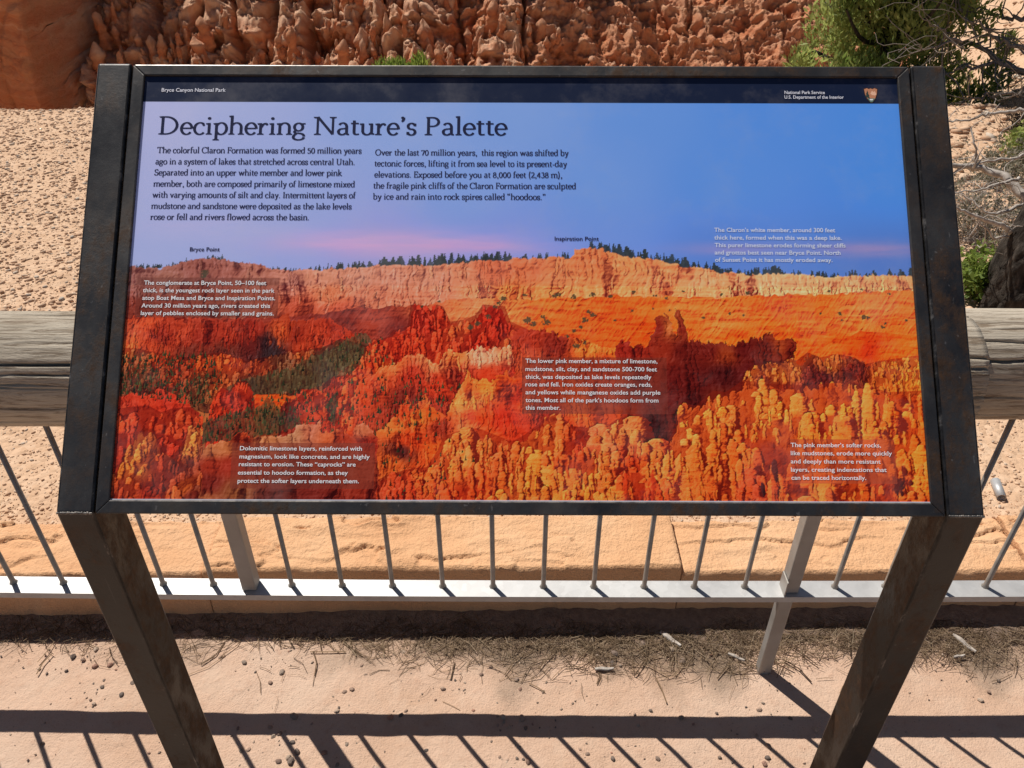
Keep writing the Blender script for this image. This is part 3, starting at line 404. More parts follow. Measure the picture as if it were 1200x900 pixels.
P_SHRUBS = [(531.0, 313.7, 3.3), (571.0, 313.5, 4.4), (576.8, 312.3, 3.3), (596.2, 314.6, 4.4), (621.3, 312.2, 4.4), (645.3, 314.5, 3.3), (676.3, 308.5, 3.3), (704.7, 313.1, 2.8), (719.5, 316.6, 2.8), (742.6, 307.1, 2.2), (792.8, 311.6, 2.8), (828.3, 309.1, 3.3), (534.5, 347.6, 5.5), (542.4, 352.3, 4.4), (559.5, 349.9, 5.5), (555.0, 342.9, 3.3), (610.7, 347.4, 4.4), (622.1, 340.3, 4.4), (604.9, 356.7, 3.3),
 (595.8, 361.4, 3.3), (586.6, 368.4, 3.3), (610.3, 377.6, 3.3), (599.0, 382.2, 4.4), (616.5, 335.7, 3.3), (496.8, 324.4, 3.3), (502.5, 317.3, 4.4), (491.1, 329.1, 3.3), (482.1, 343.1, 4.4), (468.6, 352.5, 4.4), (459.5, 357.2, 4.4), (394.2, 329.4, 3.3), (416.9, 322.3, 2.2), (650.5, 347.2, 2.2), (673.5, 334.3, 2.2), (702.0, 330.7, 2.2), (767.7, 343.3, 2.8), (723.6, 333.0, 2.2), (821.3, 339.7, 2.2),
 (951.7, 346.2, 2.2), (1004.5, 355.4, 3.3), (1009.3, 350.7, 2.2), (1036.9, 345.9, 2.2), (923.8, 337.0, 2.2), (950.0, 336.9, 3.3), (980.4, 341.5, 4.4), (986.0, 342.6, 3.3), (1016.8, 309.7, 2.2), (937.0, 306.4, 2.2), (980.6, 303.9, 2.2), (803.2, 337.4, 2.2), (102.4, 283.1, 5.5), (100.5, 289.1, 3.3)]
P_BOXES = [(12.2, 290.6, 202.1, 345.3, 84, 40, 34, 0.38), (527.7, 397.4, 717.5, 472.8, 112, 48, 36, 0.58), (152.7, 511.7, 337.7, 570.4, 116, 54, 42, 0.55), (874.2, 504.7, 1009.9, 561.5, 150, 66, 42, 0.58)]
P_HEAD = 37.8
P_TEXT = [('title', 'Deciphering Nature’s Palette', 22.6, 84.3, 507.1, 26.5), ('para', 'The colorful Claron Formation was formed 50 million years', 22.7, 111.7, 305.5, 8.6), ('para', 'ago in a system of lakes that stretched across central Utah.', 21.9, 128.2, 296.4, 8.6), ('para', 'Separated into an upper white member and lower pink', 21.6, 144.2, 279.8, 8.6),
 ('para', 'member, both are composed primarily of limestone mixed', 21.4, 160.5, 297.9, 8.5), ('para', 'with varying amounts of silt and clay. Intermittent layers of', 21.2, 176.5, 299.9, 8.5), ('para', 'mudstone and sandstone were deposited as the lake levels', 20.8, 192.4, 294.6, 8.3), ('para', 'rose or fell and rivers flowed across the basin.', 20.8, 208.1, 237.1, 8.4),
 ('para2', 'Over the last 70 million years,  this region was shifted by', 324.2, 114.2, 591.2, 8.6), ('para2', 'tectonic forces, lifting it from sea level to its present-day', 323.9, 130.2, 588.9, 8.6), ('para2', 'elevations. Exposed before you at 8,000 feet (2,438 m),', 324.0, 146.3, 582.2, 8.6), ('para2', 'the fragile pink cliffs of the Claron Formation are sculpted', 323.3, 162.3, 601.0, 8.5),
 ('para2', 'by ice and rain into rock spires called “hoodoos.”', 323.2, 178.1, 559.2, 8.5), ('head', 'Bryce Canyon National Park', 22.8, 20.8, 112.4, 5.6), ('head2', 'National Park Service', 893.5, 21.6, 949.7, 5.0), ('head2', 'U.S. Department of the Interior', 893.1, 28.6, 975.7, 5.0), ('nameA', 'Bryce Point', 77.9, 252.6, 118.4, 5.8), ('nameB', 'Inspiration Point', 571.4, 236.0, 631.2, 5.8),
 ('capA', 'The conglomerate at Bryce Point, 50–100 feet', 19.5, 299.6, 183.8, 6.1), ('capA', 'thick, is the youngest rock layer seen in the park', 18.8, 310.0, 195.5, 6.0), ('capA', 'atop Boat Mesa and Bryce and Inspiration Points.', 18.9, 320.5, 196.9, 6.0), ('capA', 'Around 30 million years ago, rivers created this', 18.5, 331.1, 190.6, 6.0),
 ('capA', 'layer of pebbles enclosed by smaller sand grains.', 18.4, 341.4, 196.0, 6.0), ('capB', 'The Claron’s white member, around 300 feet', 788.0, 223.1, 952.1, 6.2), ('capB', 'thick here, formed when this was a deep lake.', 787.6, 233.9, 960.1, 6.2), ('capB', 'This purer limestone erodes forming sheer cliffs', 787.8, 244.6, 964.7, 6.1),
 ('capB', 'and grottos best seen near Bryce Point. North', 787.4, 254.9, 957.3, 6.1), ('capB', 'of Sunset Point it has mostly eroded away.', 787.6, 265.1, 945.8, 6.1), ('capC', 'The lower pink member, a mixture of limestone,', 532.0, 404.6, 706.2, 6.0), ('capC', 'mudstone, silt, clay, and sandstone 500-700 feet', 532.0, 415.4, 705.4, 5.9),
 ('capC', 'thick, was deposited as lake levels repeatedly', 532.0, 425.9, 697.8, 5.9), ('capC', 'rose and fell. Iron oxides create oranges, reds,', 532.1, 435.9, 698.3, 5.9), ('capC', 'and yellows while manganese oxides add purple', 532.1, 446.4, 709.1, 5.9), ('capC', 'tones. Most all of the park’s hoodoos form from', 532.1, 456.8, 706.3, 5.9), ('capC', 'this member.', 532.1, 466.8, 577.8, 5.9),
 ('capD', 'Dolomitic limestone layers, reinforced with', 161.2, 521.2, 319.8, 5.7), ('capD', 'magnesium, look like concrete, and are highly', 161.2, 531.8, 330.2, 5.7), ('capD', 'resistant to erosion. These “caprocks” are', 161.0, 541.7, 312.3, 5.7), ('capD', 'essential to hoodoo formation, as they', 160.4, 552.5, 302.6, 5.7),
 ('capD', 'protect the softer layers underneath them.', 160.6, 563.1, 317.1, 5.7), ('capE', 'The pink member’s softer rocks,', 876.7, 514.5, 993.6, 5.8), ('capE', 'like mudstones, erode more quickly', 876.2, 525.0, 1007.3, 5.8), ('capE', 'and deeply than more resistant', 875.6, 535.6, 991.9, 5.7), ('capE', 'layers, creating indentations that', 875.3, 546.2, 998.9, 5.7),
 ('capE', 'can be traced horizontally.', 875.3, 556.6, 971.7, 5.7)]
P_EMBLEM = (1014.0, 22.3, 22.5)
G_PEBBLES = [(-0.956, 1.07, 0.0022), (-0.96, 1.044, 0.0038), (-0.948, 1.028, 0.0024), (-0.964, 1.027, 0.0021), (-0.972, 1.049, 0.0027), (-0.952, 1.095, 0.0036), (-1.008, 1.048, 0.0023), (-1.005, 1.088, 0.0021), (-0.929, 1.047, 0.002), (-0.895, 1.057, 0.007), (-0.948, 1.076, 0.0058), (-0.955, 1.063, 0.0027), (-0.948, 1.034, 0.0049), (-0.983, 1.063, 0.002), (-1.053, 1.158, 0.0068), (-0.955, 1.136, 0.0035),
 (-0.955, 1.135, 0.0064), (-1.053, 1.164, 0.002), (-0.941, 1.142, 0.002), (-1.073, 1.174, 0.0022), (-1.052, 1.12, 0.0039), (-0.868, 1.152, 0.0065), (-0.948, 1.14, 0.002), (-0.948, 1.189, 0.0068), (-0.904, 1.155, 0.0032), (-0.9, 1.158, 0.002), (-0.989, 1.132, 0.007), (-0.926, 1.176, 0.0044), (-1.006, 1.178, 0.0063), (-0.882, 1.087, 0.0061), (-0.936, 1.123, 0.0033), (-0.817, 1.098, 0.0068),
 (-0.81, 1.077, 0.0044), (-0.789, 1.078, 0.0069), (-0.53, 0.949, 0.0022), (-0.533, 0.978, 0.0053), (-0.508, 0.963, 0.0053), (-0.506, 0.946, 0.0022), (-0.521, 0.957, 0.0053), (-0.476, 0.909, 0.0063), (-0.566, 0.926, 0.0054), (-0.498, 0.969, 0.003), (-0.545, 0.924, 0.002), (-0.581, 0.924, 0.006), (-0.604, 0.976, 0.0039), (-0.476, 0.943, 0.0051), (-0.56, 0.944, 0.0037), (-0.461, 0.922, 0.0071),
 (-0.336, 0.942, 0.0028), (-0.359, 0.942, 0.003), (-0.373, 0.909, 0.0021), (-0.345, 0.923, 0.0024), (-0.284, 0.884, 0.0072), (-0.257, 0.875, 0.004), (-0.29, 0.888, 0.0036), (-0.369, 0.893, 0.005), (-0.063, 0.896, 0.0022), (-0.023, 0.929, 0.002), (-0.043, 0.946, 0.0036), (0.001, 0.887, 0.0021), (-0.007, 0.904, 0.0031), (-0.012, 0.866, 0.0021), (-0.035, 0.903, 0.002), (0.008, 0.898, 0.0021),
 (-0.031, 0.904, 0.0021), (-0.024, 0.91, 0.0047), (0.026, 0.906, 0.0037), (-0.02, 0.906, 0.0031), (0.02, 0.935, 0.0024), (-0.027, 0.951, 0.0021), (-0.018, 0.991, 0.0026), (-0.016, 0.992, 0.0035), (-0.004, 0.98, 0.0045), (0.032, 0.978, 0.0052), (-0.017, 1.004, 0.0065), (-0.07, 1.001, 0.0028), (-0.029, 0.984, 0.0036), (-0.024, 0.972, 0.003), (-0.698, 1.156, 0.005), (-0.625, 1.12, 0.0022),
 (-0.677, 1.066, 0.0022), (-0.652, 1.12, 0.0028), (-0.608, 1.071, 0.0029), (-0.562, 1.09, 0.0055), (-0.638, 1.143, 0.0063), (-0.541, 1.117, 0.0068), (-0.604, 1.117, 0.0036), (-0.368, 1.031, 0.0025), (-0.324, 1.014, 0.002), (-0.352, 1.014, 0.0024), (-0.393, 1.017, 0.0065), (-0.237, 1.018, 0.0045), (-0.247, 1.008, 0.0053), (-0.368, 1.046, 0.002), (-0.265, 1.018, 0.0022), (-0.269, 1.009, 0.0021),
 (-0.27, 1.002, 0.0069), (-0.071, 1.111, 0.0056), (-0.396, 1.109, 0.0026), (-0.384, 1.066, 0.0057), (-0.119, 1.116, 0.0024), (-0.109, 1.091, 0.0031), (-0.409, 1.054, 0.003), (-0.236, 1.114, 0.0029), (-0.345, 1.108, 0.0025), (-0.356, 1.136, 0.0053), (-0.131, 1.097, 0.0036), (-0.173, 1.046, 0.0032), (-0.158, 1.075, 0.0055), (-0.386, 1.14, 0.0037), (-0.39, 1.026, 0.0039), (-0.369, 1.072, 0.0069),
 (-0.142, 1.098, 0.0031), (-0.019, 1.083, 0.002), (-0.149, 1.106, 0.002), (-0.027, 1.098, 0.0023), (-0.343, 1.112, 0.0043), (-0.121, 1.074, 0.0022), (0.013, 1.098, 0.0064), (-0.031, 1.118, 0.0029), (-0.107, 1.073, 0.0023), (-0.121, 1.113, 0.0022), (0.022, 1.123, 0.0021), (-0.211, 1.044, 0.002), (-0.205, 1.061, 0.0022), (-0.11, 1.07, 0.002), (-0.032, 1.039, 0.0032), (0.146, 1.044, 0.0021),
 (0.052, 1.063, 0.002), (0.005, 1.06, 0.0022), (0.074, 1.067, 0.0047), (0.082, 1.092, 0.0031), (0.021, 1.074, 0.0048), (-1.098, 0.96, 0.0025), (-1.036, 0.987, 0.0033), (-1.03, 0.902, 0.0027), (-1.101, 0.978, 0.002), (-1.018, 0.939, 0.0047), (0.558, 0.937, 0.0066), (0.285, 0.908, 0.0022), (0.56, 1.024, 0.006), (0.313, 0.908, 0.0052), (0.164, 0.942, 0.0028), (0.447, 0.911, 0.0042),
 (0.164, 0.918, 0.0049), (0.217, 0.908, 0.0059), (0.219, 1.0, 0.0021), (0.216, 0.921, 0.0025), (0.098, 0.98, 0.0022), (0.36, 0.881, 0.005), (0.331, 0.999, 0.002), (0.282, 0.985, 0.0036), (0.581, 0.882, 0.002), (0.674, 0.975, 0.0067), (0.549, 0.911, 0.0065), (0.625, 1.003, 0.0049), (0.486, 0.973, 0.0021), (0.703, 0.917, 0.0031), (0.471, 0.901, 0.0026), (0.539, 0.963, 0.0031), (0.539, 0.897, 0.006),
 (0.512, 0.888, 0.002), (0.568, 0.92, 0.0025), (0.514, 0.876, 0.0046), (0.063, 0.979, 0.002), (0.019, 0.997, 0.0021), (0.083, 0.956, 0.0022), (0.036, 0.9, 0.0061), (0.099, 0.997, 0.0023), (0.013, 0.908, 0.0043), (0.149, 0.929, 0.0039), (-0.044, 0.998, 0.0021), (1.073, 1.049, 0.0062), (0.956, 1.05, 0.002), (1.103, 1.071, 0.0051), (1.066, 1.099, 0.0021), (1.167, 1.125, 0.0024),
 (0.919, 1.068, 0.0027), (1.211, 1.156, 0.002), (1.141, 1.1, 0.0047), (0.584, 1.014, 0.003), (0.463, 1.016, 0.0031), (0.493, 0.991, 0.0022), (0.573, 1.04, 0.0033), (0.615, 1.073, 0.0021), (0.405, 0.988, 0.0032), (0.577, 1.04, 0.0021), (0.515, 1.003, 0.0021), (0.14, 1.038, 0.0029), (0.173, 1.058, 0.002), (0.278, 1.011, 0.004), (0.113, 1.024, 0.0033), (0.382, 1.004, 0.0061), (0.06, 1.04, 0.0028),
 (0.315, 1.021, 0.0047), (-0.085, 1.019, 0.0047), (-0.224, 1.229, 0.002), (-0.261, 1.171, 0.0068), (-0.036, 1.173, 0.0023), (0.053, 1.188, 0.0022), (-0.162, 1.171, 0.0024), (-0.055, 1.15, 0.003), (-0.105, 1.157, 0.002), (0.203, 1.207, 0.0052), (0.466, 1.218, 0.006), (0.24, 1.143, 0.0064), (0.559, 1.157, 0.0052), (0.26, 1.137, 0.004), (0.458, 1.181, 0.0033), (0.344, 1.208, 0.0023),
 (0.104, 1.186, 0.0031), (0.378, 1.155, 0.0024), (-0.469, 0.9, 0.0085), (-0.495, 0.901, 0.006), (-0.402, 0.919, 0.0065), (-0.356, 0.938, 0.005), (-0.182, 0.925, 0.005), (-1.024, 1.149, 0.006), (0.249, 1.167, 0.01), (0.207, 1.162, 0.006), (0.318, 1.191, 0.009), (0.541, 1.158, 0.009), (0.41, 1.148, 0.008), (0.389, 1.179, 0.008), (-0.049, 1.133, 0.006), (0.025, 1.001, 0.008), (-0.661, 0.914, 0.006),
 (-0.486, 1.004, 0.009)]
G_CHIPS = [(0.22, 1.124, 0.045, 0.05, 'pale grey wood chip lying level in the needle litter'), (0.389, 1.206, 0.06, -0.75, 'tan wood chip half in the kerb shadow'), (0.539, 1.156, 0.04, -0.5, 'orange brown wood chip left of the railing leg'), (1.103, 1.196, 0.06, -1.0, 'pale stick chip right of the right sign post'), (1.075, 1.16, 0.03, 0.2, 'short pale chip below the stick right of the right post')]
G_BRANCHES = [[(2.033, 2.85, 0.444, 0.022), (2.003, 2.95, 0.492, 0.019), (1.968, 3.02, 0.532, 0.016), (1.9, 3.08, 0.539, 0.013), (1.774, 3.1, 0.55, 0.01)], [(1.918, 2.75, 0.388, 0.012), (1.852, 2.72, 0.436, 0.01), (1.765, 2.7, 0.474, 0.008), (1.675, 2.7, 0.507, 0.006), (1.593, 2.7, 0.537, 0.004)], [(2.157, 3.2, 0.581, 0.008), (2.101, 3.2, 0.542, 0.007), (1.964, 3.2, 0.527, 0.005), (1.911, 3.25, 0.488, 0.003)],
 [(1.984, 2.95, 0.544, 0.007), (1.873, 2.9, 0.548, 0.006), (1.803, 2.9, 0.514, 0.004), (1.691, 2.9, 0.5, 0.002)], [(2.017, 2.9, 0.473, 0.008), (1.914, 2.85, 0.454, 0.006), (1.853, 2.85, 0.44, 0.004), (1.8, 2.9, 0.472, 0.003), (1.751, 2.95, 0.491, 0.002)], [(1.869, 2.72, 0.408, 0.005), (1.806, 2.7, 0.403, 0.004), (1.737, 2.7, 0.464, 0.003), (1.72, 2.72, 0.496, 0.002)],
 [(2.24, 3.4, 0.701, 0.01), (2.187, 3.45, 0.669, 0.009), (2.11, 3.5, 0.645, 0.006), (2.026, 3.5, 0.615, 0.004), (1.94, 3.5, 0.611, 0.003)], [(1.88, 3.1, 0.554, 0.005), (1.854, 3.1, 0.63, 0.004), (1.844, 3.15, 0.683, 0.003)]]
G_DEADLIMBS = [[(4.064, 6.2, 0.183, 0.045), (3.882, 6.3, 0.203, 0.035), (3.736, 6.4, 0.294, 0.028), (3.595, 6.5, 0.367, 0.02), (3.424, 6.5, 0.379, 0.014), (3.141, 6.4, 0.506, 0.006)], [(3.891, 5.9, 0.192, 0.035), (3.69, 6.0, 0.287, 0.028), (3.546, 6.1, 0.307, 0.02), (3.338, 6.1, 0.265, 0.012), (3.23, 6.1, 0.204, 0.006)],
 [(3.929, 6.4, 0.567, 0.03), (3.805, 6.4, 0.555, 0.024), (3.757, 6.5, 0.562, 0.018), (3.573, 6.5, 0.621, 0.012), (3.382, 6.5, 0.609, 0.006)], [(3.802, 6.0, 0.405, 0.03), (3.599, 6.0, 0.451, 0.022), (3.517, 6.1, 0.478, 0.016), (3.392, 6.1, 0.569, 0.01), (3.307, 6.2, 0.598, 0.005)], [(3.26, 6.0, 0.45, 0.014), (3.055, 5.95, 0.538, 0.012), (2.919, 5.9, 0.613, 0.008), (2.765, 5.9, 0.689, 0.004)],
 [(3.142, 5.9, 0.48, 0.014), (2.974, 5.85, 0.462, 0.011), (2.856, 5.8, 0.443, 0.006)], [(3.556, 5.6, 0.235, 0.02), (3.392, 5.6, 0.194, 0.014), (3.251, 5.6, 0.171, 0.01), (3.08, 5.6, 0.147, 0.005)]]
# ---- a small serif letter set, drawn as pen strokes (units: cap height = 1) ----
# l line, a arc (cx cy rx ry from to, degrees), s serif (x y half-width), d dot (x y r), c curve (quadratic)
GLYPHS = {
 'D': (.86, 'l .17 0 .17 1;s .17 0 .15;s .15 1 .13;a .30 .5 .44 .478 90 -90;l .10 .978 .32 .978;l .10 .022 .32 .022'),
 'N': (.92, 't .17 0 .17 1;s .17 0 .14;l .17 1 .77 .03;t .77 .03 .77 1;s .77 1 .14;s .12 1 .12'),
 'P': (.68, 'l .17 0 .17 1;s .17 0 .15;l .08 .978 .34 .978;a .33 .735 .24 .243 90 -90;l .17 .492 .34 .492'),
 'T': (.74, 'l .37 0 .37 1;s .37 0 .15;l .05 .975 .69 .975;l .055 .98 .035 .78;l .685 .98 .705 .78'),
 'S': (.58, 'a .29 .74 .20 .24 35 270;a .29 .25 .21 .25 90 -150;l .465 .97 .455 .76;l .075 .02 .085 .24'),
 'U': (.84, 'l .18 1 .18 .3;a .42 .3 .24 .29 180 360;t .66 .3 .66 1;s .18 1 .14;s .66 1 .13'),
 'C': (.74, 'a .43 .5 .36 .49 42 318;l .70 .98 .69 .74'),
 'F': (.60, 'l .17 0 .17 1;s .17 0 .15;l .06 .978 .55 .978;l .17 .52 .44 .52;l .545 .98 .56 .78;l .44 .62 .44 .42'),
 'I': (.38, 'l .19 0 .19 1;s .19 0 .14;s .19 1 .14'),
 'O': (.84, 'a .42 .5 .35 .49 0 360'),
 'E': (.64, 'l .17 0 .17 1;l .06 .978 .55 .978;l .17 .52 .45 .52;l .06 .022 .57 .022;l .545 .98 .56 .78;l .45 .62 .45 .42;l .57 .02 .60 .24'),
 'a': (.53, 'a .24 .45 .155 .215 150 0;l .395 .45 .395 .12;c .395 .12 .395 .02 .50 .03;a .22 .175 .145 .165 75 330;c .26 .34 .34 .36 .395 .38'),
 'b': (.59, 'l .12 .02 .12 1.06;s .07 1.05 .07;a .30 .33 .215 .325 150 -150'),
 'c': (.49, 'a .28 .33 .215 .325 48 318;d .42 .53 .055'),
 'd': (.60, 'l .46 .05 .46 1.06;s .41 1.05 .07;a .27 .33 .205 .325 30 330;s .50 .02 .06'),
 'e': (.51, 'a .265 .33 .205 .325 0 322;l .07 .345 .465 .345'),
 'f': (.37, 'l .15 0 .15 .82;c .15 .82 .16 1.06 .37 1.02;l .03 .645 .32 .645;s .15 0 .13;d .36 1.0 .05'),
 'g': (.54, 'a .24 .43 .165 .215 0 360;c .15 .25 .02 .15 .15 .085;c .15 .085 .46 .10 .46 -.09;a .25 -.14 .205 .145 0 -180;c .045 -.14 .05 -.02 .17 .07;l .33 .6 .51 .62'),
 'h': (.63, 'l .13 0 .13 1.06;s .08 1.05 .07;s .13 0 .125;a .32 .42 .185 .235 150 0;l .505 .42 .505 0;s .505 0 .125'),
 'i': (.31, 'l .15 0 .15 .64;s .10 .63 .08;s .15 0 .125;d .145 .90 .075'),
 'k': (.60, 'l .13 0 .13 1.06;s .08 1.05 .07;s .13 0 .12;l .15 .28 .43 .63;l .22 .37 .50 .02;s .43 .64 .11;s .51 0 .10'),
 'l': (.31, 'l .15 0 .15 1.06;s .10 1.05 .07;s .15 0 .125'),
 'm': (.94, 'l .13 0 .13 .64;s .08 .63 .08;s .13 0 .12;a .31 .42 .175 .235 150 0;l .485 .42 .485 0;s .485 0 .11;a .655 .42 .175 .235 150 0;l .82 .42 .82 0;s .82 0 .12'),
 'n': (.63, 'l .13 0 .13 .64;s .08 .63 .08;s .13 0 .125;a .32 .42 .185 .235 150 0;l .505 .42 .505 0;s .505 0 .125'),
 'o': (.57, 'a .285 .33 .22 .325 0 360'),
 'p': (.60, 'l .13 -.32 .13 .64;s .08 .63 .08;s .13 -.32 .13;a .32 .33 .21 .325 150 -150'),
 'r': (.45, 'l .13 0 .13 .64;s .08 .63 .08;s .13 0 .135;c .15 .40 .24 .66 .36 .62;d .37 .58 .06'),
 's': (.43, 'a .21 .49 .135 .165 35 270;a .21 .165 .145 .165 90 -150;l .345 .64 .34 .50;l .07 .02 .075 .17'),
 't': (.37, 'l .16 .80 .16 .14;c .16 .14 .17 -.02 .36 .05;l .03 .64 .34 .64'),
 'u': (.62, 'l .13 .64 .13 .22;a .30 .22 .17 .21 180 330;l .48 .64 .48 .05;s .08 .635 .07;s .43 .635 .07;s .53 .02 .06'),
 'v': (.56, 'l .10 .64 .28 .02;l .28 .02 .46 .64;s .10 .64 .11;s .46 .64 .10'),
 'w': (.84, 'l .09 .64 .25 .02;l .25 .02 .42 .62;l .42 .62 .58 .02;l .58 .02 .75 .64;s .09 .64 .10;s .75 .64 .09;s .42 .64 .07'),
 'x': (.56, 'l .11 .64 .45 .0;l .10 0 .44 .64;s .11 .64 .10;s .45 .64 .09;s .10 0 .09;s .46 0 .10'),
 'y': (.56, 'l .10 .64 .29 .04;l .47 .64 .26 -.16;c .26 -.16 .19 -.35 .05 -.28;s .10 .64 .11;s .47 .64 .09'),
 '0': (.55, 'a .275 .45 .20 .44 0 360'),
 '2': (.53, 'a .26 .68 .18 .21 160 -20;c .43 .62 .38 .42 .07 .05;l .07 .03 .47 .03;l .47 .03 .49 .14'),
 '3': (.52, 'a .25 .68 .16 .20 150 -90;a .25 .24 .19 .24 90 -150'),
 '4': (.56, 'l .38 0 .38 .88;l .38 .88 .05 .26;l .05 .25 .52 .25'),
 '5': (.52, 'l .12 .86 .45 .86;l .12 .86 .11 .48;a .24 .28 .20 .27 120 -150'),
 '7': (.50, 'l .06 .85 .47 .85;l .46 .85 .20 0;l .06 .86 .05 .72'),
 '8': (.54, 'a .27 .68 .15 .19 0 360;a .27 .24 .19 .23 0 360'),
 '.': (.27, 'd .13 .05 .07'),
 ',': (.27, 'd .14 .05 .07;c .18 .06 .19 -.10 .09 -.17'),
 '-': (.36, 'b .05 .30 .31 .30'),
 '(': (.35, 'c .28 1.06 .02 .42 .28 -.22'),
 ')': (.35, 'c .07 1.06 .33 .42 .07 -.22'),
 '’': (.26, 'd .12 .96 .07;c .16 .97 .17 .82 .08 .75'),
 '“': (.46, 'd .12 .80 .07;c .09 .80 .06 .96 .16 1.02;d .32 .80 .07;c .29 .80 .26 .96 .36 1.02'),
 '”': (.46, 'd .12 .96 .07;c .16 .97 .17 .82 .08 .75;d .33 .96 .07;c .37 .97 .38 .82 .29 .75'),
 ' ': (.28, ''),
}
def serif_line(text, thick, thin):
    """strokes of a line of text as (verts, faces) in cap-height units, plus its advance"""
    V = []; F = []; x = 0; lift = 0
    ph = math.radians(10)
    def band(pts, wide=None):
        nonlocal lift
        n = len(pts); b = len(V); lift += 1
        for i in range(n):
            p0 = pts[max(i-1, 0)]; p1 = pts[min(i+1, n-1)]
            dx, dy = p1[0]-p0[0], p1[1]-p0[1]; L = math.hypot(dx, dy) or 1e-6
            th = math.atan2(dy, dx)
            w = (thin+(thick-thin)*abs(math.sin(th-ph))**1.5)/2
            if wide: w = wide/2
            V.append((x+pts[i][0]-dy/L*w, pts[i][1]+dx/L*w, lift)); V.append((x+pts[i][0]+dy/L*w, pts[i][1]-dx/L*w, lift))
        for i in range(n-1):
            F.append((b+2*i, b+2*i+1, b+2*i+3, b+2*i+2))
    def poly(pts):
        nonlocal lift
        b = len(V); lift += 1
        for p in pts: V.append((x+p[0], p[1], lift))
        F.append(tuple(range(b, b+len(pts))))
    for ch in text:
        adv, spec = GLYPHS[ch]
        for st in filter(None, spec.split(';')):
            k = st[0]; v = [float(q) for q in st[1:].split()]
            if k == 'l': band([(v[0], v[1]), (v[2], v[3])])
            elif k == 't': band([(v[0], v[1]), (v[2], v[3])], thin*1.35)
            elif k == 'a':
                n = max(6, int(abs(v[5]-v[4])/12))
                band([(v[0]+v[2]*math.cos(math.radians(v[4]+(v[5]-v[4])*i/n)), v[1]+v[3]*math.sin(math.radians(v[4]+(v[5]-v[4])*i/n))) for i in range(n+1)])
            elif k == 'c':
                band([((1-t)**2*v[0]+2*t*(1-t)*v[2]+t*t*v[4], (1-t)**2*v[1]+2*t*(1-t)*v[3]+t*t*v[5]) for t in [i/8 for i in range(9)]])
            elif k == 's':
                hh = thin*.55; s = 1 if v[1] < .3 else -1
                poly([(v[0]-v[2], v[1]), (v[0]+v[2], v[1]), (v[0]+v[2], v[1]+s*hh), (v[0]+thick*.55, v[1]+s*hh*2.0), (v[0]-thick*.55, v[1]+s*hh*2.0), (v[0]-v[2], v[1]+s*hh)])
            elif k == 'b':
                poly([(v[0], v[1]-thin*.6), (v[2], v[1]-thin*.6), (v[2], v[1]+thin*.6), (v[0], v[1]+thin*.6)])
            elif k == 'd':
                poly([(v[0]+v[2]*math.cos(i*math.pi/5), v[1]+v[2]*math.sin(i*math.pi/5)) for i in range(10)])
        x += adv
    return V, F, x

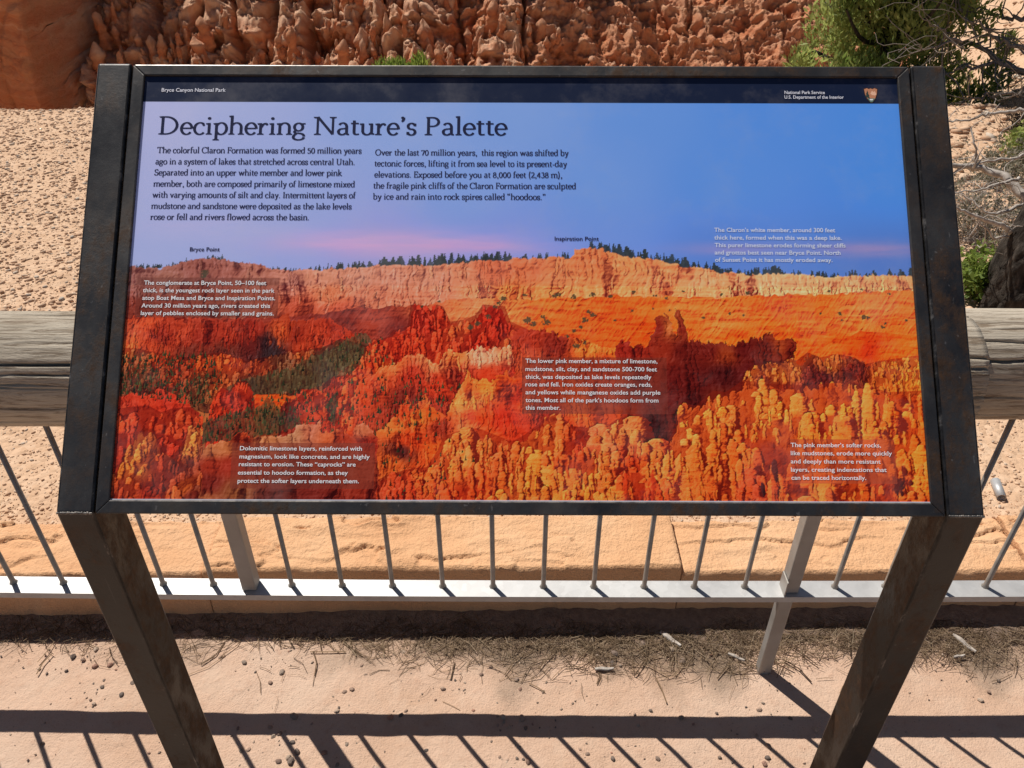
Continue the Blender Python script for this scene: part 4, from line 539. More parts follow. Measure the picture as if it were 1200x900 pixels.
PW, PH = 1050, 586
def paint_print():
    """the printed canyon panorama of the panel, one colour per millimetre (sRGB 0..255)"""
    Y, X = np.mgrid[0:PH+1, 0:PW+1].astype(np.float32)
    img = np.zeros((PH+1, PW+1, 3), np.float32)
    def field(pts, soft):
        num = np.zeros((PH+1, PW+1, 3), np.float32); den = np.zeros((PH+1, PW+1), np.float32)
        for (x, y, r, g, b) in pts:
            w = 1/((X-x)**2+((Y-y)*1.35)**2+soft*soft)**2
            den += w
            num += w[..., None]*np.array([r, g, b], np.float32)
        return num/den[..., None]
    def relief(H, k):
        gx = np.zeros_like(H); gy = np.zeros_like(H)
        gx[:, 1:-1] = H[:, 2:]-H[:, :-2]; gy[1:-1] = H[2:]-H[:-2]
        return np.clip((gx*.9+gy*.55)*k, -1, 1)         # low sun from the left and above
    def tone(col, L):
        """L -1 .. 1 : rock in its own shade .. rock in the low sun"""
        dark = col*np.array([.46, .26, .34], np.float32)
        lite = np.minimum(col*np.array([1.08, 1.13, 1.25], np.float32)+np.array([14, 18, 18], np.float32), 255)
        Lp = np.clip(L, 0, 1)[..., None]; Ln = np.clip(-L, 0, 1)[..., None]
        return col*(1-Lp-Ln)+lite*Lp+dark*Ln
    def ridge_y(r, jag=0, seed=1):
        xs = np.arange(PW+1, dtype=np.float32)
        y = np.interp(xs, [p[0] for p in r], [p[1] for p in r]).astype(np.float32)
        if r[0][0] > 25: y[xs < r[0][0]] = 999
        if r[-1][0] < PW-25: y[xs > r[-1][0]] = 999
        return y
    def columns(seed, w, h):
        """rock columns side by side: for every millimetre the height of its column and where across the column it lies"""
        rs = np.random.RandomState(seed); top = np.zeros(PW+80, np.float32); u = np.zeros(PW+80, np.float32)
        x = 0
        while x < PW+79:
            ww = max(3, int(w[0]+(w[1]-w[0])*rs.rand()**1.7*1.25)); hh = rs.uniform(*h); p = rs.uniform(.3, 1.6)
            n = min(ww, PW+80-x); t = (np.arange(n)+.5)/ww*2-1
            top[x:x+n] = hh*(1-np.abs(t)**2.2)**p if True else hh
            u[x:x+n] = t; x += n
        return top, u
    def knobs(col, xa, xb, ytop, ybot, n, w, h, seed, k=1.0, keep=None):
        """weathered rock heads, painted from the back to the front"""
        rs = np.random.RandomState(seed); K = []
        for i in range(n):
            x = rs.uniform(xa, xb); yt = ytop[int(min(max(x, 0), PW))]
            yb_ = ybot[int(min(max(x, 0), PW))] if hasattr(ybot, '__len__') else ybot
            if yt > PH or yb_ <= yt: continue
            y = yt+(yb_-yt)*rs.rand()**1.05-1; K.append((y, x, w[0]+(w[1]-w[0])*rs.rand()**1.8, h[0]+(h[1]-h[0])*rs.rand()**1.4, rs.rand(4)))
        K.sort(key=lambda q: q[0]+q[3]*.4)
        for (y, x, ww, hh, r) in K:
            ya, yb2, x0, x1 = int(max(0, y-2)), int(min(PH, y+hh)), int(max(0, x-ww)), int(min(PW, x+ww+1))
            if yb2-ya < 3 or x1-x0 < 2: continue
            yy = Y[ya:yb2, x0:x1]; xx = X[ya:yb2, x0:x1]; t = (yy-y)/hh
            lean = x+(yy-y)*(r[0]-.5)*.25+1.6*(wobx[ya:yb2, x0:x1]-.5)*2
            prof = np.clip(t*6+.22, 0, 1)**.6*(.74+.26*np.clip(t*1.4, 0, 1))*(.80+.45*wob[ya:yb2, x0:x1])
            hw = ww*.5*prof; u = (xx-lean)/np.maximum(hw, .4)
            m = np.clip((1-np.abs(u))*hw*.9, 0, 1)*(t > 0)*np.clip((1-t)*4, 0, 1)
            if keep is not None: m = m*keep[ya:yb2, x0:x1]
            bigs = bigL[min(PH, int(max(0, y))), min(PW, int(max(0, x)))]
            cb = col[min(PH, int(max(0, y+hh*.3))), min(PW, int(max(0, x)))]*(.90+.2*r[1])*np.array([1, .96+.09*r[2], 1], np.float32)
            blk = (yy+2.5*wobx[ya:yb2, x0:x1]*4+r[3]*40)/(4.5+7*r[0]); cr_ = np.clip(1-np.abs(blk-np.round(blk))*9, 0, 1)*(np.abs(u) < .95)*(.25+.75*wob[ya:yb2, x0:x1])
            Lt = -u*.50+.10+bigs+(.45*np.exp(-t*7))-.55*np.clip(t-.5, 0, 1)+.60*fine[ya:yb2, x0:x1]+.25*(beds[ya:yb2, x0:x1])-.85*np.clip((u-.22+.5*(wob[ya:yb2, x0:x1]-.5))*2.4, 0, 1)-.75*cr_
            tt = tone(np.broadcast_to(cb, yy.shape+(3,)), np.clip(Lt*k, -1, 1))
            img[ya:yb2, x0:x1] = img[ya:yb2, x0:x1]*(1-m[..., None])+tt*m[..., None]
    def cones(P, seed, n, m):
        rs = np.random.RandomState(seed); T_ = []
        for i in range(n*3):
            x, y = rs.uniform(P[:, 0].min(), P[:, 0].max()), rs.uniform(P[:, 1].min(), P[:, 1].max())
            if m[int(np.clip(y, 0, PH)), int(np.clip(x, 0, PW))]: T_.append((y, x))
        T_.sort()
        for (y, x) in T_[:]:
            hh = rs.uniform(4, 10); hw = hh*rs.uniform(.16, .28); ya, yb, xa, xb = int(max(0, y-hh)), int(min(PH, y+1)), int(max(0, x-hw-1)), int(min(PW, x+hw+2))
            if yb-ya < 2 or xb-xa < 2: continue
            yy, xx = np.mgrid[ya:yb, xa:xb]; t = (yy-(y-hh))/hh
            a = np.clip((hw*np.clip(t, .08, 1)*(.7+.6*rs.rand(*xx.shape))-np.abs(xx-x))*1.5, 0, .92)[..., None]
            c = np.array([60, 60, 36], np.float32)*rs.uniform(.4, 1.2)*(1-.35*np.clip((xx-x)/hw, -1, 1))[..., None]
            img[ya:yb, xa:xb] = img[ya:yb, xa:xb]*(1-a)+c*a
    # the printed sky
    img[:] = field(P_SKY, 70)
    for (cx, cy, rx, ry, r, g, b, a) in P_CLOUDS:
        m = np.exp(-((X-cx)/rx)**2-((Y-cy)/ry)**2)*a*(.45+1.1*fbm(X/60, Y/7, 5))
        m = np.clip(m, 0, 1)[..., None]; img[:] = img*(1-m)+np.array([r, g, b], np.float32)*m
    # trees along the rim
    rs = np.random.RandomState(4)
    trees = np.zeros((PH+1, PW+1), np.float32)
    for (x0, y0, x1, y1, hgt, dens) in P_TREES:
        n = int((x1-x0)/1.6*dens)+1
        for i in range(n):
            cx = rs.uniform(x0, x1); by = np.interp(cx, [x0, x1], [y0, y1])+1.5; hh = hgt*rs.uniform(.35, 1.25); hw = max(1.3, hh*rs.uniform(.16, .42))
            ya, yb = int(max(0, by-hh-1)), int(by+2); xa, xb = int(max(0, cx-hw-2)), int(min(PW, cx+hw+2))
            if yb <= ya or xb <= xa: continue
            yy, xx = np.mgrid[ya:yb, xa:xb]
            t = (yy-(by-hh))/hh
            m = (np.abs(xx-cx) < hw*np.clip(t, .12, 1)**rs.uniform(.4, 1.1)*(.6+.7*rs.rand(*xx.shape))) & (t > 0)
            trees[ya:yb, xa:xb] = np.maximum(trees[ya:yb, xa:xb], m*rs.uniform(.75, 1))
    tc = np.array([44, 50, 50], np.float32)*(.75+.6*fbm(X/3, Y/3, 9))[..., None]
    img[:] = img*(1-trees[..., None])+tc*trees[..., None]
    wx = X+9*(fbm(X/46, Y/40, 29, 2)-.5)*2+4.5*(fbm(X/12, Y/9, 31, 3)-.5)*2; wy = Y+3*(fbm(X/16, Y/12, 41, 3)-.5)*2
    fine = relief(fbm(wx/3.2, wy/4.2, 51, 3), 1.5)
    bigL = np.clip(relief(fbm(wx/34, wy/40, 71, 3), 9)*.75, -.75, .35)
    wob = fbm(X/6, Y/3.2, 55, 2); wobx = fbm(X/9, Y/4, 57, 2); beds = np.clip((fbm(wx/24, wy/2.4, 59, 2)-.5)*4, -1, 1)
    for li, L in enumerate(P_LAYERS):
        k = L['k']; sd = 100+li*13
        if k == 'blob':
            for (cx, cy, rx, ry, r, g, b) in L['blobs']:
                d = ((X-cx)/rx)**2+((Y-cy)/ry)**2+(fbm(X/5, Y/6, sd, 3)-.5)*1.6
                m = np.clip((1-d)*2.2, 0, 1)[..., None]
                Lt = np.clip(-(X-cx)/rx*.55-(Y-cy)/ry*.35+fine*.6, -1, 1)
                img[:] = img*(1-m)+tone(np.broadcast_to(np.array([r, g, b], np.float32), img.shape), Lt)*m
            continue
        col = field(L['col'], 9) if 'col' in L else None
        if k == 'rows' and L.get('n', 1) > 4: col = col*np.array([1.0, .76, .78], np.float32)
        if k in ('forest', 'trees'):
            P = np.array(L['poly']); m = np.zeros((PH+1, PW+1), bool)
            wxf = X+2.2*(vnoise(X/2.2, Y/5, sd)-.5)*2; wyf = Y+9*(vnoise(X/2.4, Y/16, sd+1)-.5)
            for i in range(len(P)):
                (xa, ya), (xb, yb) = P[i], P[(i+1) % len(P)]
                c = (ya > wyf) != (yb > wyf)
                m ^= c & (wxf < (xb-xa)*(wyf-ya)/((yb-ya) or 1e-6)+xa)
            if k == 'trees': cones(P, sd, L['n'], m); continue
            Lt = np.clip((vnoise(X/1.9, Y/6, sd+2)-.55)*2.2+(vnoise(X/1.3, Y/2, sd+3)-.5)*.8, -1, 1)
            t = tone(col, Lt*.7); img[m] = img[m]*.45+t[m]*.55
            cones(P, sd, 90, m); continue
        base = ridge_y(L['ridge'])
        if k in ('cliff', 'rows'):
            rows = L.get('n', 1); rh = L.get('rh', 0)
            for r in range(rows):
                top, u = columns(sd+r*7, L['w'], L['h'])
                ix = np.clip(wx.astype(np.int64), 0, PW+79); fade = np.clip(fbm(X/22, Y/26, sd+8, 2)*3.2-1.0, 0, 1)
                ry = np.interp(np.clip(wx, 0, PW), np.arange(PW+1), base)+r*rh*(1 if r == 0 else (.8+.4*vnoise(X/40, X*0+r, sd)))
                tp = top[ix]; uu = u[ix]
                edge = ry-tp+(fbm(X/2.5, X*0+r, sd+5, 2)-.5)*1.5+(L.get('jag', 3)*(vnoise(np.floor(wx/5.3), X*0+r, sd+6)-.5)+L.get('jag', 3)*1.6*(vnoise(np.floor(wx/13), X*0+r, sd+7)-.5))*(1 if li else .5)
                m = np.clip(Y-edge, 0, 1)
                bed = (fbm(wx/26, wy/2.6, sd+3, 2)-.5)*2
                lump = relief(fbm(wx/7, wy/(16 if k == 'cliff' else 8), sd+4, 3), 2.6)
                crack = np.clip((np.abs(uu)-.72)*3.6, 0, 1)*fade; uu = uu*fade
                big = relief(fbm(wx/17, wy/(30 if k == 'cliff' else 17), sd+6, 3), 5.0)
                shade = np.clip((vnoise(wx/13, wy/(34 if k == 'cliff' else 15), sd+9)-.60)*3.4, 0, 1)
                Lt = -uu*(.34 if k == 'cliff' else .40)+lump*.5+fine*.5+big*.45+bed*(.42 if k == 'cliff' else .25)-crack*.6-shade*.65+.12
                cap = np.exp(-np.clip(Y-edge, 0, 99)/2.6)
                Lt = Lt+cap*.45
                if r or k == 'rows': Lt = Lt-.20*np.clip((Y-edge)/max(rh, 1)-.55, 0, .8)
                t = tone(col, np.clip(Lt*1.05, -1, 1))
                img[:] = img*(1-m[..., None])+t*m[..., None]
            if k == 'rows':
                keep = np.clip(Y-(base[np.clip(X.astype(np.int64), 0, PW)]-L['h'][1]), 0, 1)
                xa, xb = L['ridge'][0][0], L['ridge'][-1][0]; lim = base+L.get('n', 1)*rh*1.1
                lim = np.minimum(lim, PH+4)
                area = float(np.clip(lim-base, 0, 999)[int(max(0, xa)):int(min(PW, xb))].sum())
                gm = (keep*.5*np.clip((lim[np.clip(X.astype(np.int64), 0, PW)]-Y)/6, 0, 1))[..., None]; img[:] = img*(1-gm)+col*np.array([.50, .26, .28], np.float32)*gm
                w_ = L['w']
                if L.get('n', 1) > 4: knobs(col, xa, xb, base-16, lim, int(area/900), (16, 42), (34, 110), sd+39, 1.0)
                knobs(col, xa, xb, base-L['h'][1]*.8, lim, int(area/(w_[0]*w_[1]*(1.25 if L.get('n', 1) > 4 else .85))), (w_[0]*.75, w_[1]*.95), (w_[0]*1.2, w_[1]*1.9), sd+40, 1.0, keep)
            elif L.get('sp_n'):
                xa, xb = L['ridge'][0][0], L['ridge'][-1][0]; depth = L.get('sp_d', 60)
                knobs(col, xa, xb, base, np.minimum(base+depth, PH), L['sp_n'], (2.5, 7), (8, 30), sd+41, .95)
        else:
            sp = L.get('sp', 0)
            edge = base[np.clip(wx.astype(np.int64), 0, PW)]-2*sp*(vnoise(X/6, X*0, sd)-.5)
            m = np.clip(Y-edge, 0, 1)
            if k == 'slope':
                a = X*.80+Y*.60; b = -X*.60+Y*.80
                st = relief(ridged(a/9+.5*vnoise(X/20, Y/20, sd+2), b/60, sd+1, 3), 2.2)
                Lt = st*.50+fine*.5+(fbm(wx/30, wy/3.2, sd+3, 2)-.5)*1.3+relief(fbm(wx/13, wy/10, sd+4, 4), 3.4)*.45
            else:
                Lt = relief(fbm(wx/9, wy/11, sd+1, 4), 3.0)*.8+fine*.4
            if k == 'slope': col = col*np.array([1.03, .90, .86], np.float32); Lt = Lt*.8
            t = tone(col, np.clip(Lt, -1, 1)); img[:] = img*(1-m[..., None])+t*m[..., None]
    rs = np.random.RandomState(8)
    for (cx, cy, rr) in P_SHRUBS:
        d = ((X-cx)/rr)**2+((Y-cy)/(rr*.8))**2+(vnoise(X/1.6, Y/1.6, 77)-.5)*1.6
        m = (np.clip((1-d)*2, 0, 1)*.85)[..., None]
        img[:] = img*(1-m)+np.array([70, 62, 44], np.float32)*m
    for (x0, y0, x1, y1, r, g, b, a) in P_BOXES:
        m = (((X >= x0) & (X <= x1) & (Y >= y0) & (Y <= y1))*a)[..., None]
        img[:] = img*(1-m)+np.array([r, g, b], np.float32)*m
    hb = (Y < P_HEAD)
    img[hb] = np.array([20, 29, 52], np.float32)
    blur = img.copy(); blur[1:-1, 1:-1] = (img[:-2, 1:-1]+img[2:, 1:-1]+img[1:-1, :-2]+img[1:-1, 2:]+img[:-2, :-2]+img[2:, 2:]+img[:-2, 2:]+img[2:, :-2]+img[1:-1, 1:-1])/9
    rock = (Y > 300)[..., None]
    img = np.where(rock, img+(img-blur)*.55, img)
    img = np.where(rock, (img-118)*1.13+126, img)
    return np.clip(img, 0, 255)

# ------------------------------------------------------------------ the ground
# walkway: one sheet behind and under the viewer up to the stone kerb
xs = np.concatenate([np.linspace(-25, -2.5, 24), np.linspace(-2.4, 2.4, 420), np.linspace(2.5, 25, 24)])
ys = np.concatenate([np.linspace(-25, .3, 26), np.linspace(.35, 1.345, 150)])
XX, YY = np.meshgrid(xs, ys)
ZZ = .010*(fbm(XX*1.5+60, YY*1.5+60, 3, 4)-.5)+.006*(fbm(XX*14+60, YY*14+60, 5, 3)-.5)
ZZ = ZZ*np.clip((YY+1)/1.2, 0, 1)+.020*np.clip((YY-1.12)/.2, 0, 1)**1.5*(.5+fbm(XX*5+9, YY*5+9, 8, 3))
wk = tag(mesh('walkway', np.stack([XX, YY, ZZ], -1).reshape(-1, 3), grid_faces(len(xs), len(ys)), M_WALK, smooth=True), kind='structure')
def litter_edge(x): return 1.172-.080*np.exp(-((x-.16)/.30)**2)-.032*np.exp(-((x-.95)/.35)**2)+.02*np.sin(x*9)
dirt = np.clip((YY-litter_edge(XX)+.10*(fbm(XX*8+40, YY*8+40, 19, 4)-.5)*2+.03)/.085, 0, 1)*np.clip(.40+1.1*np.exp(-((XX-.2)/.5)**2)+.8*np.exp(-((XX-1.05)/.4)**2), 0, 1)
at_ = wk.data.attributes.new('dirt', 'FLOAT', 'POINT'); at_.data.foreach_set('value', dirt.astype(np.float32).ravel())
def walk_z(x, y): return .012*max(0, min(1, (y-1.12)/.2))
# gravel bank beyond the kerb, the rim and the drop into the canyon
def smooth(a, b, x):
    t = np.clip((x-a)/(b-a), 0, 1); return t*t*(3-2*t)
def ground_z(X, Y):
    crest = np.maximum(5.42, np.minimum(X*1.80-1.2, 15))+.25*(fbm(X*.8+40, Y*0+3, 12, 3)-.5)
    z = .125+.035*(fbm(X*1.2+50, Y*1.2+50, 14, 4)-.5)+.02*(fbm(X*6+50, Y*6+50, 15, 3)-.5)
    z = z+smooth(1.6, 4, X)*smooth(2.5, 8, Y)*(.16*(fbm(X*.9+30, Y*.9+30, 16, 4)-.5)+.10*(fbm(X*3.5+30, Y*3.5+30, 17, 3)-.5))
    d = np.maximum(Y-crest, 0)
    z = z-(d*d/(d+.8))*.80*(1+.3*(fbm(X*.5+9, Y*.5+9, 18, 3)-.5))
    return np.maximum(z, -14.2)
xs = np.concatenate([np.linspace(-45, -6.2, 60), np.linspace(-6, 7, 330), np.linspace(7.2, 45, 60)])
ys = np.concatenate([np.linspace(1.42, 6.2, 130), np.linspace(6.28, 16, 90), np.linspace(16.3, 34, 50)])
XX, YY = np.meshgrid(xs, ys); ZZ = ground_z(XX, YY)
tag(mesh('gravel_slope', np.stack([XX, YY, ZZ], -1).reshape(-1, 3), grid_faces(len(xs), len(ys)), M_GRAV, smooth=True), kind='structure')
tag(mesh('canyon_floor', [(-900, 20, -14.0), (900, 20, -14.0), (900, 1500, -14.0), (-900, 1500, -14.0)], [(0, 1, 2, 3)], M_GRAV), kind='structure')

# the cliff of hoodoos across the gap
def cliff():
    xs = np.arange(-31, 27, .058)
    # stepped profile: sheer walls and crumbling ledges (run, rise)
    prof = [(.3, 3.2), (1.5, .75), (.7, 1.0), (1.3, .65), (.7, 1.1), (1.5, .75), (.65, .9), (1.3, .6), (.8, 1.3), (1.5, .8), (.45, 2.0), (1.4, .7), (.6, 3.0), (1.4, .7), (.6, 3.4), (40, .5)]
    pts = [(33.2, -13.4)]
    for a, c in prof: pts.append((pts[-1][0]+a, pts[-1][1]+c))
    pts = np.array(pts); L = np.concatenate([[0], np.cumsum(np.hypot(*np.diff(pts, axis=0).T))]); Lw = L[-2]
    n = 440; q = np.concatenate([np.linspace(0, Lw, n-12), np.linspace(Lw, L[-1], 13)[1:]]); n = len(q)
    py, pz = np.interp(q, L, pts[:, 0]), np.interp(q, L, pts[:, 1])
    X = np.repeat(xs[None], n, 0); Y = np.repeat(py[:, None], len(xs), 1); Z = np.repeat(pz[:, None], len(xs), 1)
    left = 1-smooth(-20.7, -20.0, X); right = smooth(.5, 5.0, X)
    # the ledges wander in height and depth along the wall
    dzl = 1.1*(fbm(X/4.5+40, Z*0+2, 21, 3)-.5)*2; Z = Z+dzl
    Ysl = 30.6+(Z+13.4)*1.30; Ywl = 33.6+(Z+13.4)*.10
    Y = Y*(1-right)+Ysl*right; Y = Y*(1-left)+Ywl*left
    Y = Y-2.0*(fbm(X/6+40, Z/14+40, 22, 3)-.5)*2*(1-.5*right)
    live = 1-.86*left
    # buttresses and clefts, then knobs, then crumbs; harder beds stand proud
    but = ridged(X/2.3+.35*fbm(X/2+9, Z/2+40, 23, 2), Z/9+40, 24, 2)-.62
    gul = ridged(X/1.5+.55*Z/1.5+.8*fbm(X/2+9, Z/2+40, 25, 2), Z/7+40, 26, 3)-.6
    wq = .5*(fbm3(X/.5+20, Y/.5, Z/.5+20, 198, 2)-.5); Xq, Zq = X+wq, Z+.6*wq
    k1 = .62-np.abs(2*fbm3(Xq/1.15+50, Y/1.15, Zq/1.5+50, 200, 2)-1)*1.9; k2 = np.abs(2*vnoise3(Xq/.5+50, Y/.5, Zq/.75+50, 204)-1); k3 = .25-np.abs(2*vnoise3(Xq/.21+50, Y/.21, Zq/.26+50, 207)-1)*.5
    sawz = (Z*1.35-dzl*1.35+1.2*fbm(X/1.6+9, Z*0+4, 230, 3)) % 1.0; sawz = (1-sawz)*np.clip(sawz*7, 0, 1)*vnoise(X/1.1+9, np.floor(Z*1.35-dzl*1.35)*3.3+9, 231)
    k4 = fbm3(X/.085+50, Y/.085, Z/.08+50, 208, 1)-.5
    bed = vnoise(Z*1.9-dzl*1.9+.8*fbm(X/3+9, Z/3+40, 209, 2), X/9+50, 210)-.5
    calm = smooth(.50, .62, fbm(X/4.2+70, Z/2.2+40, 240, 3))*(1-right); kk = 1-.72*calm
    cr1 = np.clip(1-np.abs(2*vnoise(X/1.7+.5*fbm(X/1.2+9, Z/1.2+40, 241, 2), Z/7+40, 242)-1)*9, 0, 1); cr2 = np.clip(1-np.abs(2*vnoise(X/.75+.4*fbm(X/.8+9, Z/.8+40, 243, 2)+50, Z/2.6+40, 244)-1)*6, 0, 1)
    k1, k2, k3 = k1*kk, .5+(k2-.5)*kk, k3*kk
    d = -live*(1.0*cr1+.38*cr2)*(1-.6*right)+live*(1.9*but*(1-right)+1.5*gul*right+.62*k1*(1-.3*right)+.60*(.5-k2)*(1-.3*right)+.55*k3+.26*k4+.80*sawz*(1-.7*right))+.42*bed*(.35+.65*live)
    flat = np.gradient(pz)/np.maximum(np.hypot(np.gradient(pz), np.gradient(py)), 1e-6); flat = np.repeat(flat[:, None], len(xs), 1)
    ny = -(.35+.65*flat)*(1-.25*right); nz = np.sqrt(np.clip(1-ny**2, 0, 1))
    Y = Y+ny*d; Z = Z+nz*d*.8
    X = X+live*.13*(fbm3(X/.6+90, Y/.6, Z/.6+90, 212, 2)-.5)*2
    ck = np.exp(-((X+19.9+.3*np.sin(Z*.8))/.20)**2)+.8*np.exp(-((X+14.7+.25*np.sin(Z*.9+1))/.22)**2)*smooth(-7.5, -6, Z)+.9*np.exp(-((X+11.3+.2*np.sin(Z))/.28)**2)*smooth(-6.6, -5, Z); Y = Y+1.6*ck
    cap = np.clip((1-flat)*1.5-.4, 0, 1)*.75+np.clip((d-.05)/.5, 0, 1)*.7*np.clip(k3*6+.5, 0, 1); cap = np.clip(cap, 0, 1)*(1-.9*left)*(1-.55*right)  # besides caprock, paints ledge tops and proud knobs pale as if sunlit
    V = [np.stack([X, Y, Z], -1).reshape(-1, 3)]; F = [grid_faces(len(xs), n)]; A = [cap.ravel()]; base = len(V[0])
    # free-standing hoodoos rooted on the wall
    rs = np.random.RandomState(5); na, nh = 14, 18; th = np.linspace(0, 2*math.pi, na, endpoint=False)
    ff = np.array([[r*na+k_, r*na+(k_+1) % na, (r+1)*na+(k_+1) % na, (r+1)*na+k_] for r in range(nh-1) for k_ in range(na)])
    for i in range(1500):
        if i % 6 == 0: cj, ci = rs.randint(int((11.6)/.058), int((37)/.058)), rs.randint(45, 325)
        jx = int(np.clip(cj+rs.normal()*10, 190, 640)); it = int(np.clip(ci+rs.normal()*7, 40, 330))
        if rs.rand() > .2 and flat[it, 0] > .75: continue
        if rs.rand() < max(.55*right[it, jx], .85*calm[it, jx]): continue
        x, y, zb = X[it, jx], Y[it, jx], Z[it, jx]; R = rs.uniform(.08, .19) if rs.rand() < .85 else rs.uniform(.19, .33); H = R*rs.uniform(2.2, 5.2)*(1-.5*right[it, jx])
        t = np.linspace(0, 1, nh)[:, None]
        bul = .66+.55*vnoise(t*8.2+i*3.1, t*0+i, 220)-.10*t; close = np.clip((1-t)*3.6, 0, 1)**.6
        r = R*bul*close*(1+.30*(vnoise(np.cos(th)[None]*3.3+i, np.sin(th)[None]*3.3+t*9, 222)-.5)*1.8+.5*(vnoise(np.cos(th)[None]*1.3+i, np.sin(th)[None]*1.3+t*6, 221)-.5))
        vx = x+r*np.cos(th)[None]+(t-.3)*R*rs.normal()*.5; vy = y+.05+r*np.sin(th)[None]; vz = zb-.35+(H+.35)*t+0*th[None]
        V.append(np.stack([vx, vy, vz], -1).reshape(-1, 3)); F.append(ff+base); base += na*nh
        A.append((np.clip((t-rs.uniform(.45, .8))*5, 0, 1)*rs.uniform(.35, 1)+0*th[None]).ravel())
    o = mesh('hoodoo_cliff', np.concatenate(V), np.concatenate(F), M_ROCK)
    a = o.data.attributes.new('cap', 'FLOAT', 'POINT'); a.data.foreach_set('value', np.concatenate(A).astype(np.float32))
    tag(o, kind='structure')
cliff()

# ------------------------------------------------------------------ low stone kerb of rough sandstone blocks
kerb = empty('stone_kerb', (0, 1.37, 0))
tag(kerb, 'low kerb of rough orange sandstone blocks behind the metal railing', 'stone kerb')
def kerb_line(x): return 1.283+.013*x      # front edge, the kerb runs slightly askew
def kerb_block(x0, x1, seed):
    nx = int((x1-x0)/.0042); H = .158+.012*(seed % 3-1)
    prof = [(0, -.03), (.0, .03), (.002, .06), (.0, .09), (.002, .12), (.003, H-.012), (.010, H)]+[(.010+.0036*i, H) for i in range(1, 48)]+[(.185, H-.02), (.188, .05)]
    P = np.array(prof); xs = np.linspace(x0, x1, nx)
    X = np.repeat(xs[None], len(P), 0); Yv = P[:, :1]+kerb_line(xs)[None]; Zv = np.repeat(P[:, 1:2], nx, 1).copy()
    top = np.clip((P[:, 1]-H+.02)/.02, 0, 1)[:, None]
    n1 = fbm(X*7+seed*3, Yv*26+seed, 90+seed, 3)-.5; n2 = fbm(X*26, Yv*60, 95+seed, 3)-.5
    q = (fbm(X*3+seed*7, Yv*13+3*seed, 101+seed, 3)+.22*(fbm(X*17, Yv*34, 104, 4)-.5)+(Yv-kerb_line(X))*2.2)*3.4
    st = np.floor(q)+np.clip((q-np.floor(q)-.93)/.07, 0, 1)-(q-.5)
    edge = np.clip(np.minimum(X-x0, x1-X)/.02, 0, 1)
    msk = np.clip(fbm(X*3+seed*5, Yv*9, 108, 3)*5-2.1, 0, 1)
    Zv = Zv+top*(.006*n1+.0028*n2+.0024*(fbm(X*110, Yv*110, 109, 2)-.5)+.0125*st*msk+.004)-.003*(1-np.clip(edge*3, 0, 1))*top
    Yv = Yv+(1-top)*(.012*(fbm(X*8, Zv*22, 97, 4)-.5)+.010*(fbm(X*40, Zv*60, 99, 2)-.5))
    Yv = Yv+top*(.010*(fbm(X*9, X*0, 103, 3)-.5))
    V = np.stack([X, Yv, Zv], -1).reshape(-1, 3); F = grid_faces(nx, len(P))
    o = mesh('block', V, F, M_SAND, kerb, smooth=False)
    bm = bmesh.new(); bm.from_mesh(o.data); bm.verts.ensure_lookup_table()
    for c_ in (0, nx-1): bm.faces.new([bm.verts[r*nx+c_] for r in range(len(P))])
    bmesh.ops.recalc_face_normals(bm, faces=bm.faces[:]); bm.to_mesh(o.data); bm.free()
for i, (a, b) in enumerate([(-3.2, -1.75), (-1.748, -.749), (-.747, .413), (.415, 1.274), (1.278, 2.3), (2.303, 3.3)]): kerb_block(a, b, i)

bm = bmesh.new(); bm_box(bm, (-3.15, 1.315, -.02), (3.25, 1.455, .128)); from_bm('mortar', bm, M_SAND, kerb)

# ------------------------------------------------------------------ railing: flat bottom rail, pickets, two posts, log top rail
fence = empty('railing', (0, 1.125, 0))
tag(fence, 'grey metal picket railing topped by a weathered log, behind the sign', 'railing')
def rail_y(x): return 1.1245-.002*x+.005*x*x*(1 if abs(x) < 1.3 else 1.3/abs(x))
bm = bmesh.new(); rx = np.linspace(-2.4, 2.4, 33)
rings = [[(x, rail_y(x)-.0225, .272), (x, rail_y(x)+.0225, .272), (x, rail_y(x)+.0225, .288), (x, rail_y(x)-.0225, .288)] for x in rx]
bm_hull(bm, rings); from_bm('bottom_rail', bm, M_GALV, fence)
def picket(x):
    bm = bmesh.new(); y = rail_y(x)+.006; a = .0052
    bm_hull(bm, [[(x+a*math.cos(t), y+a*math.sin(t), z) for t in [i*math.pi/4 for i in range(8)]] for z, a in ((.2882, .0085), (.2900, .0078), (.2935, .0052), (.80, .0052))])
    o = from_bm('picket', bm, M_PICK, fence, True)
    return o
R_PICK = [.5045-.1089*i for i in range(10)]+[-.646-.1089*i for i in range(15)]+[.700+.1089*i for i in range(14)]
for x in R_PICK: picket(x)
def fpost(x, z0, w):
    bm = bmesh.new(); y = rail_y(x)+(.004 if z0 > .2 else .0415)
    bm_box(bm, (x-w, y-w, z0), (x+w, y+w, .83), .003)
    return from_bm('post', bm, M_GALVD, fence)
fpost(-.563, .2885, .0155)
bm = bmesh.new(); y = rail_y(.600)
bm_box(bm, (.5855, y-.012, .2885), (.6155, y+.019, .83), .0025)
bm_box(bm, (.5825, y-.008, -.01), (.6125, y+.016, .2715), .0025)
bm_box(bm, (.5815, y-.021, .2885), (.5845, y+.014, .33), .0005)
from_bm('post', bm, M_GALVD, fence)
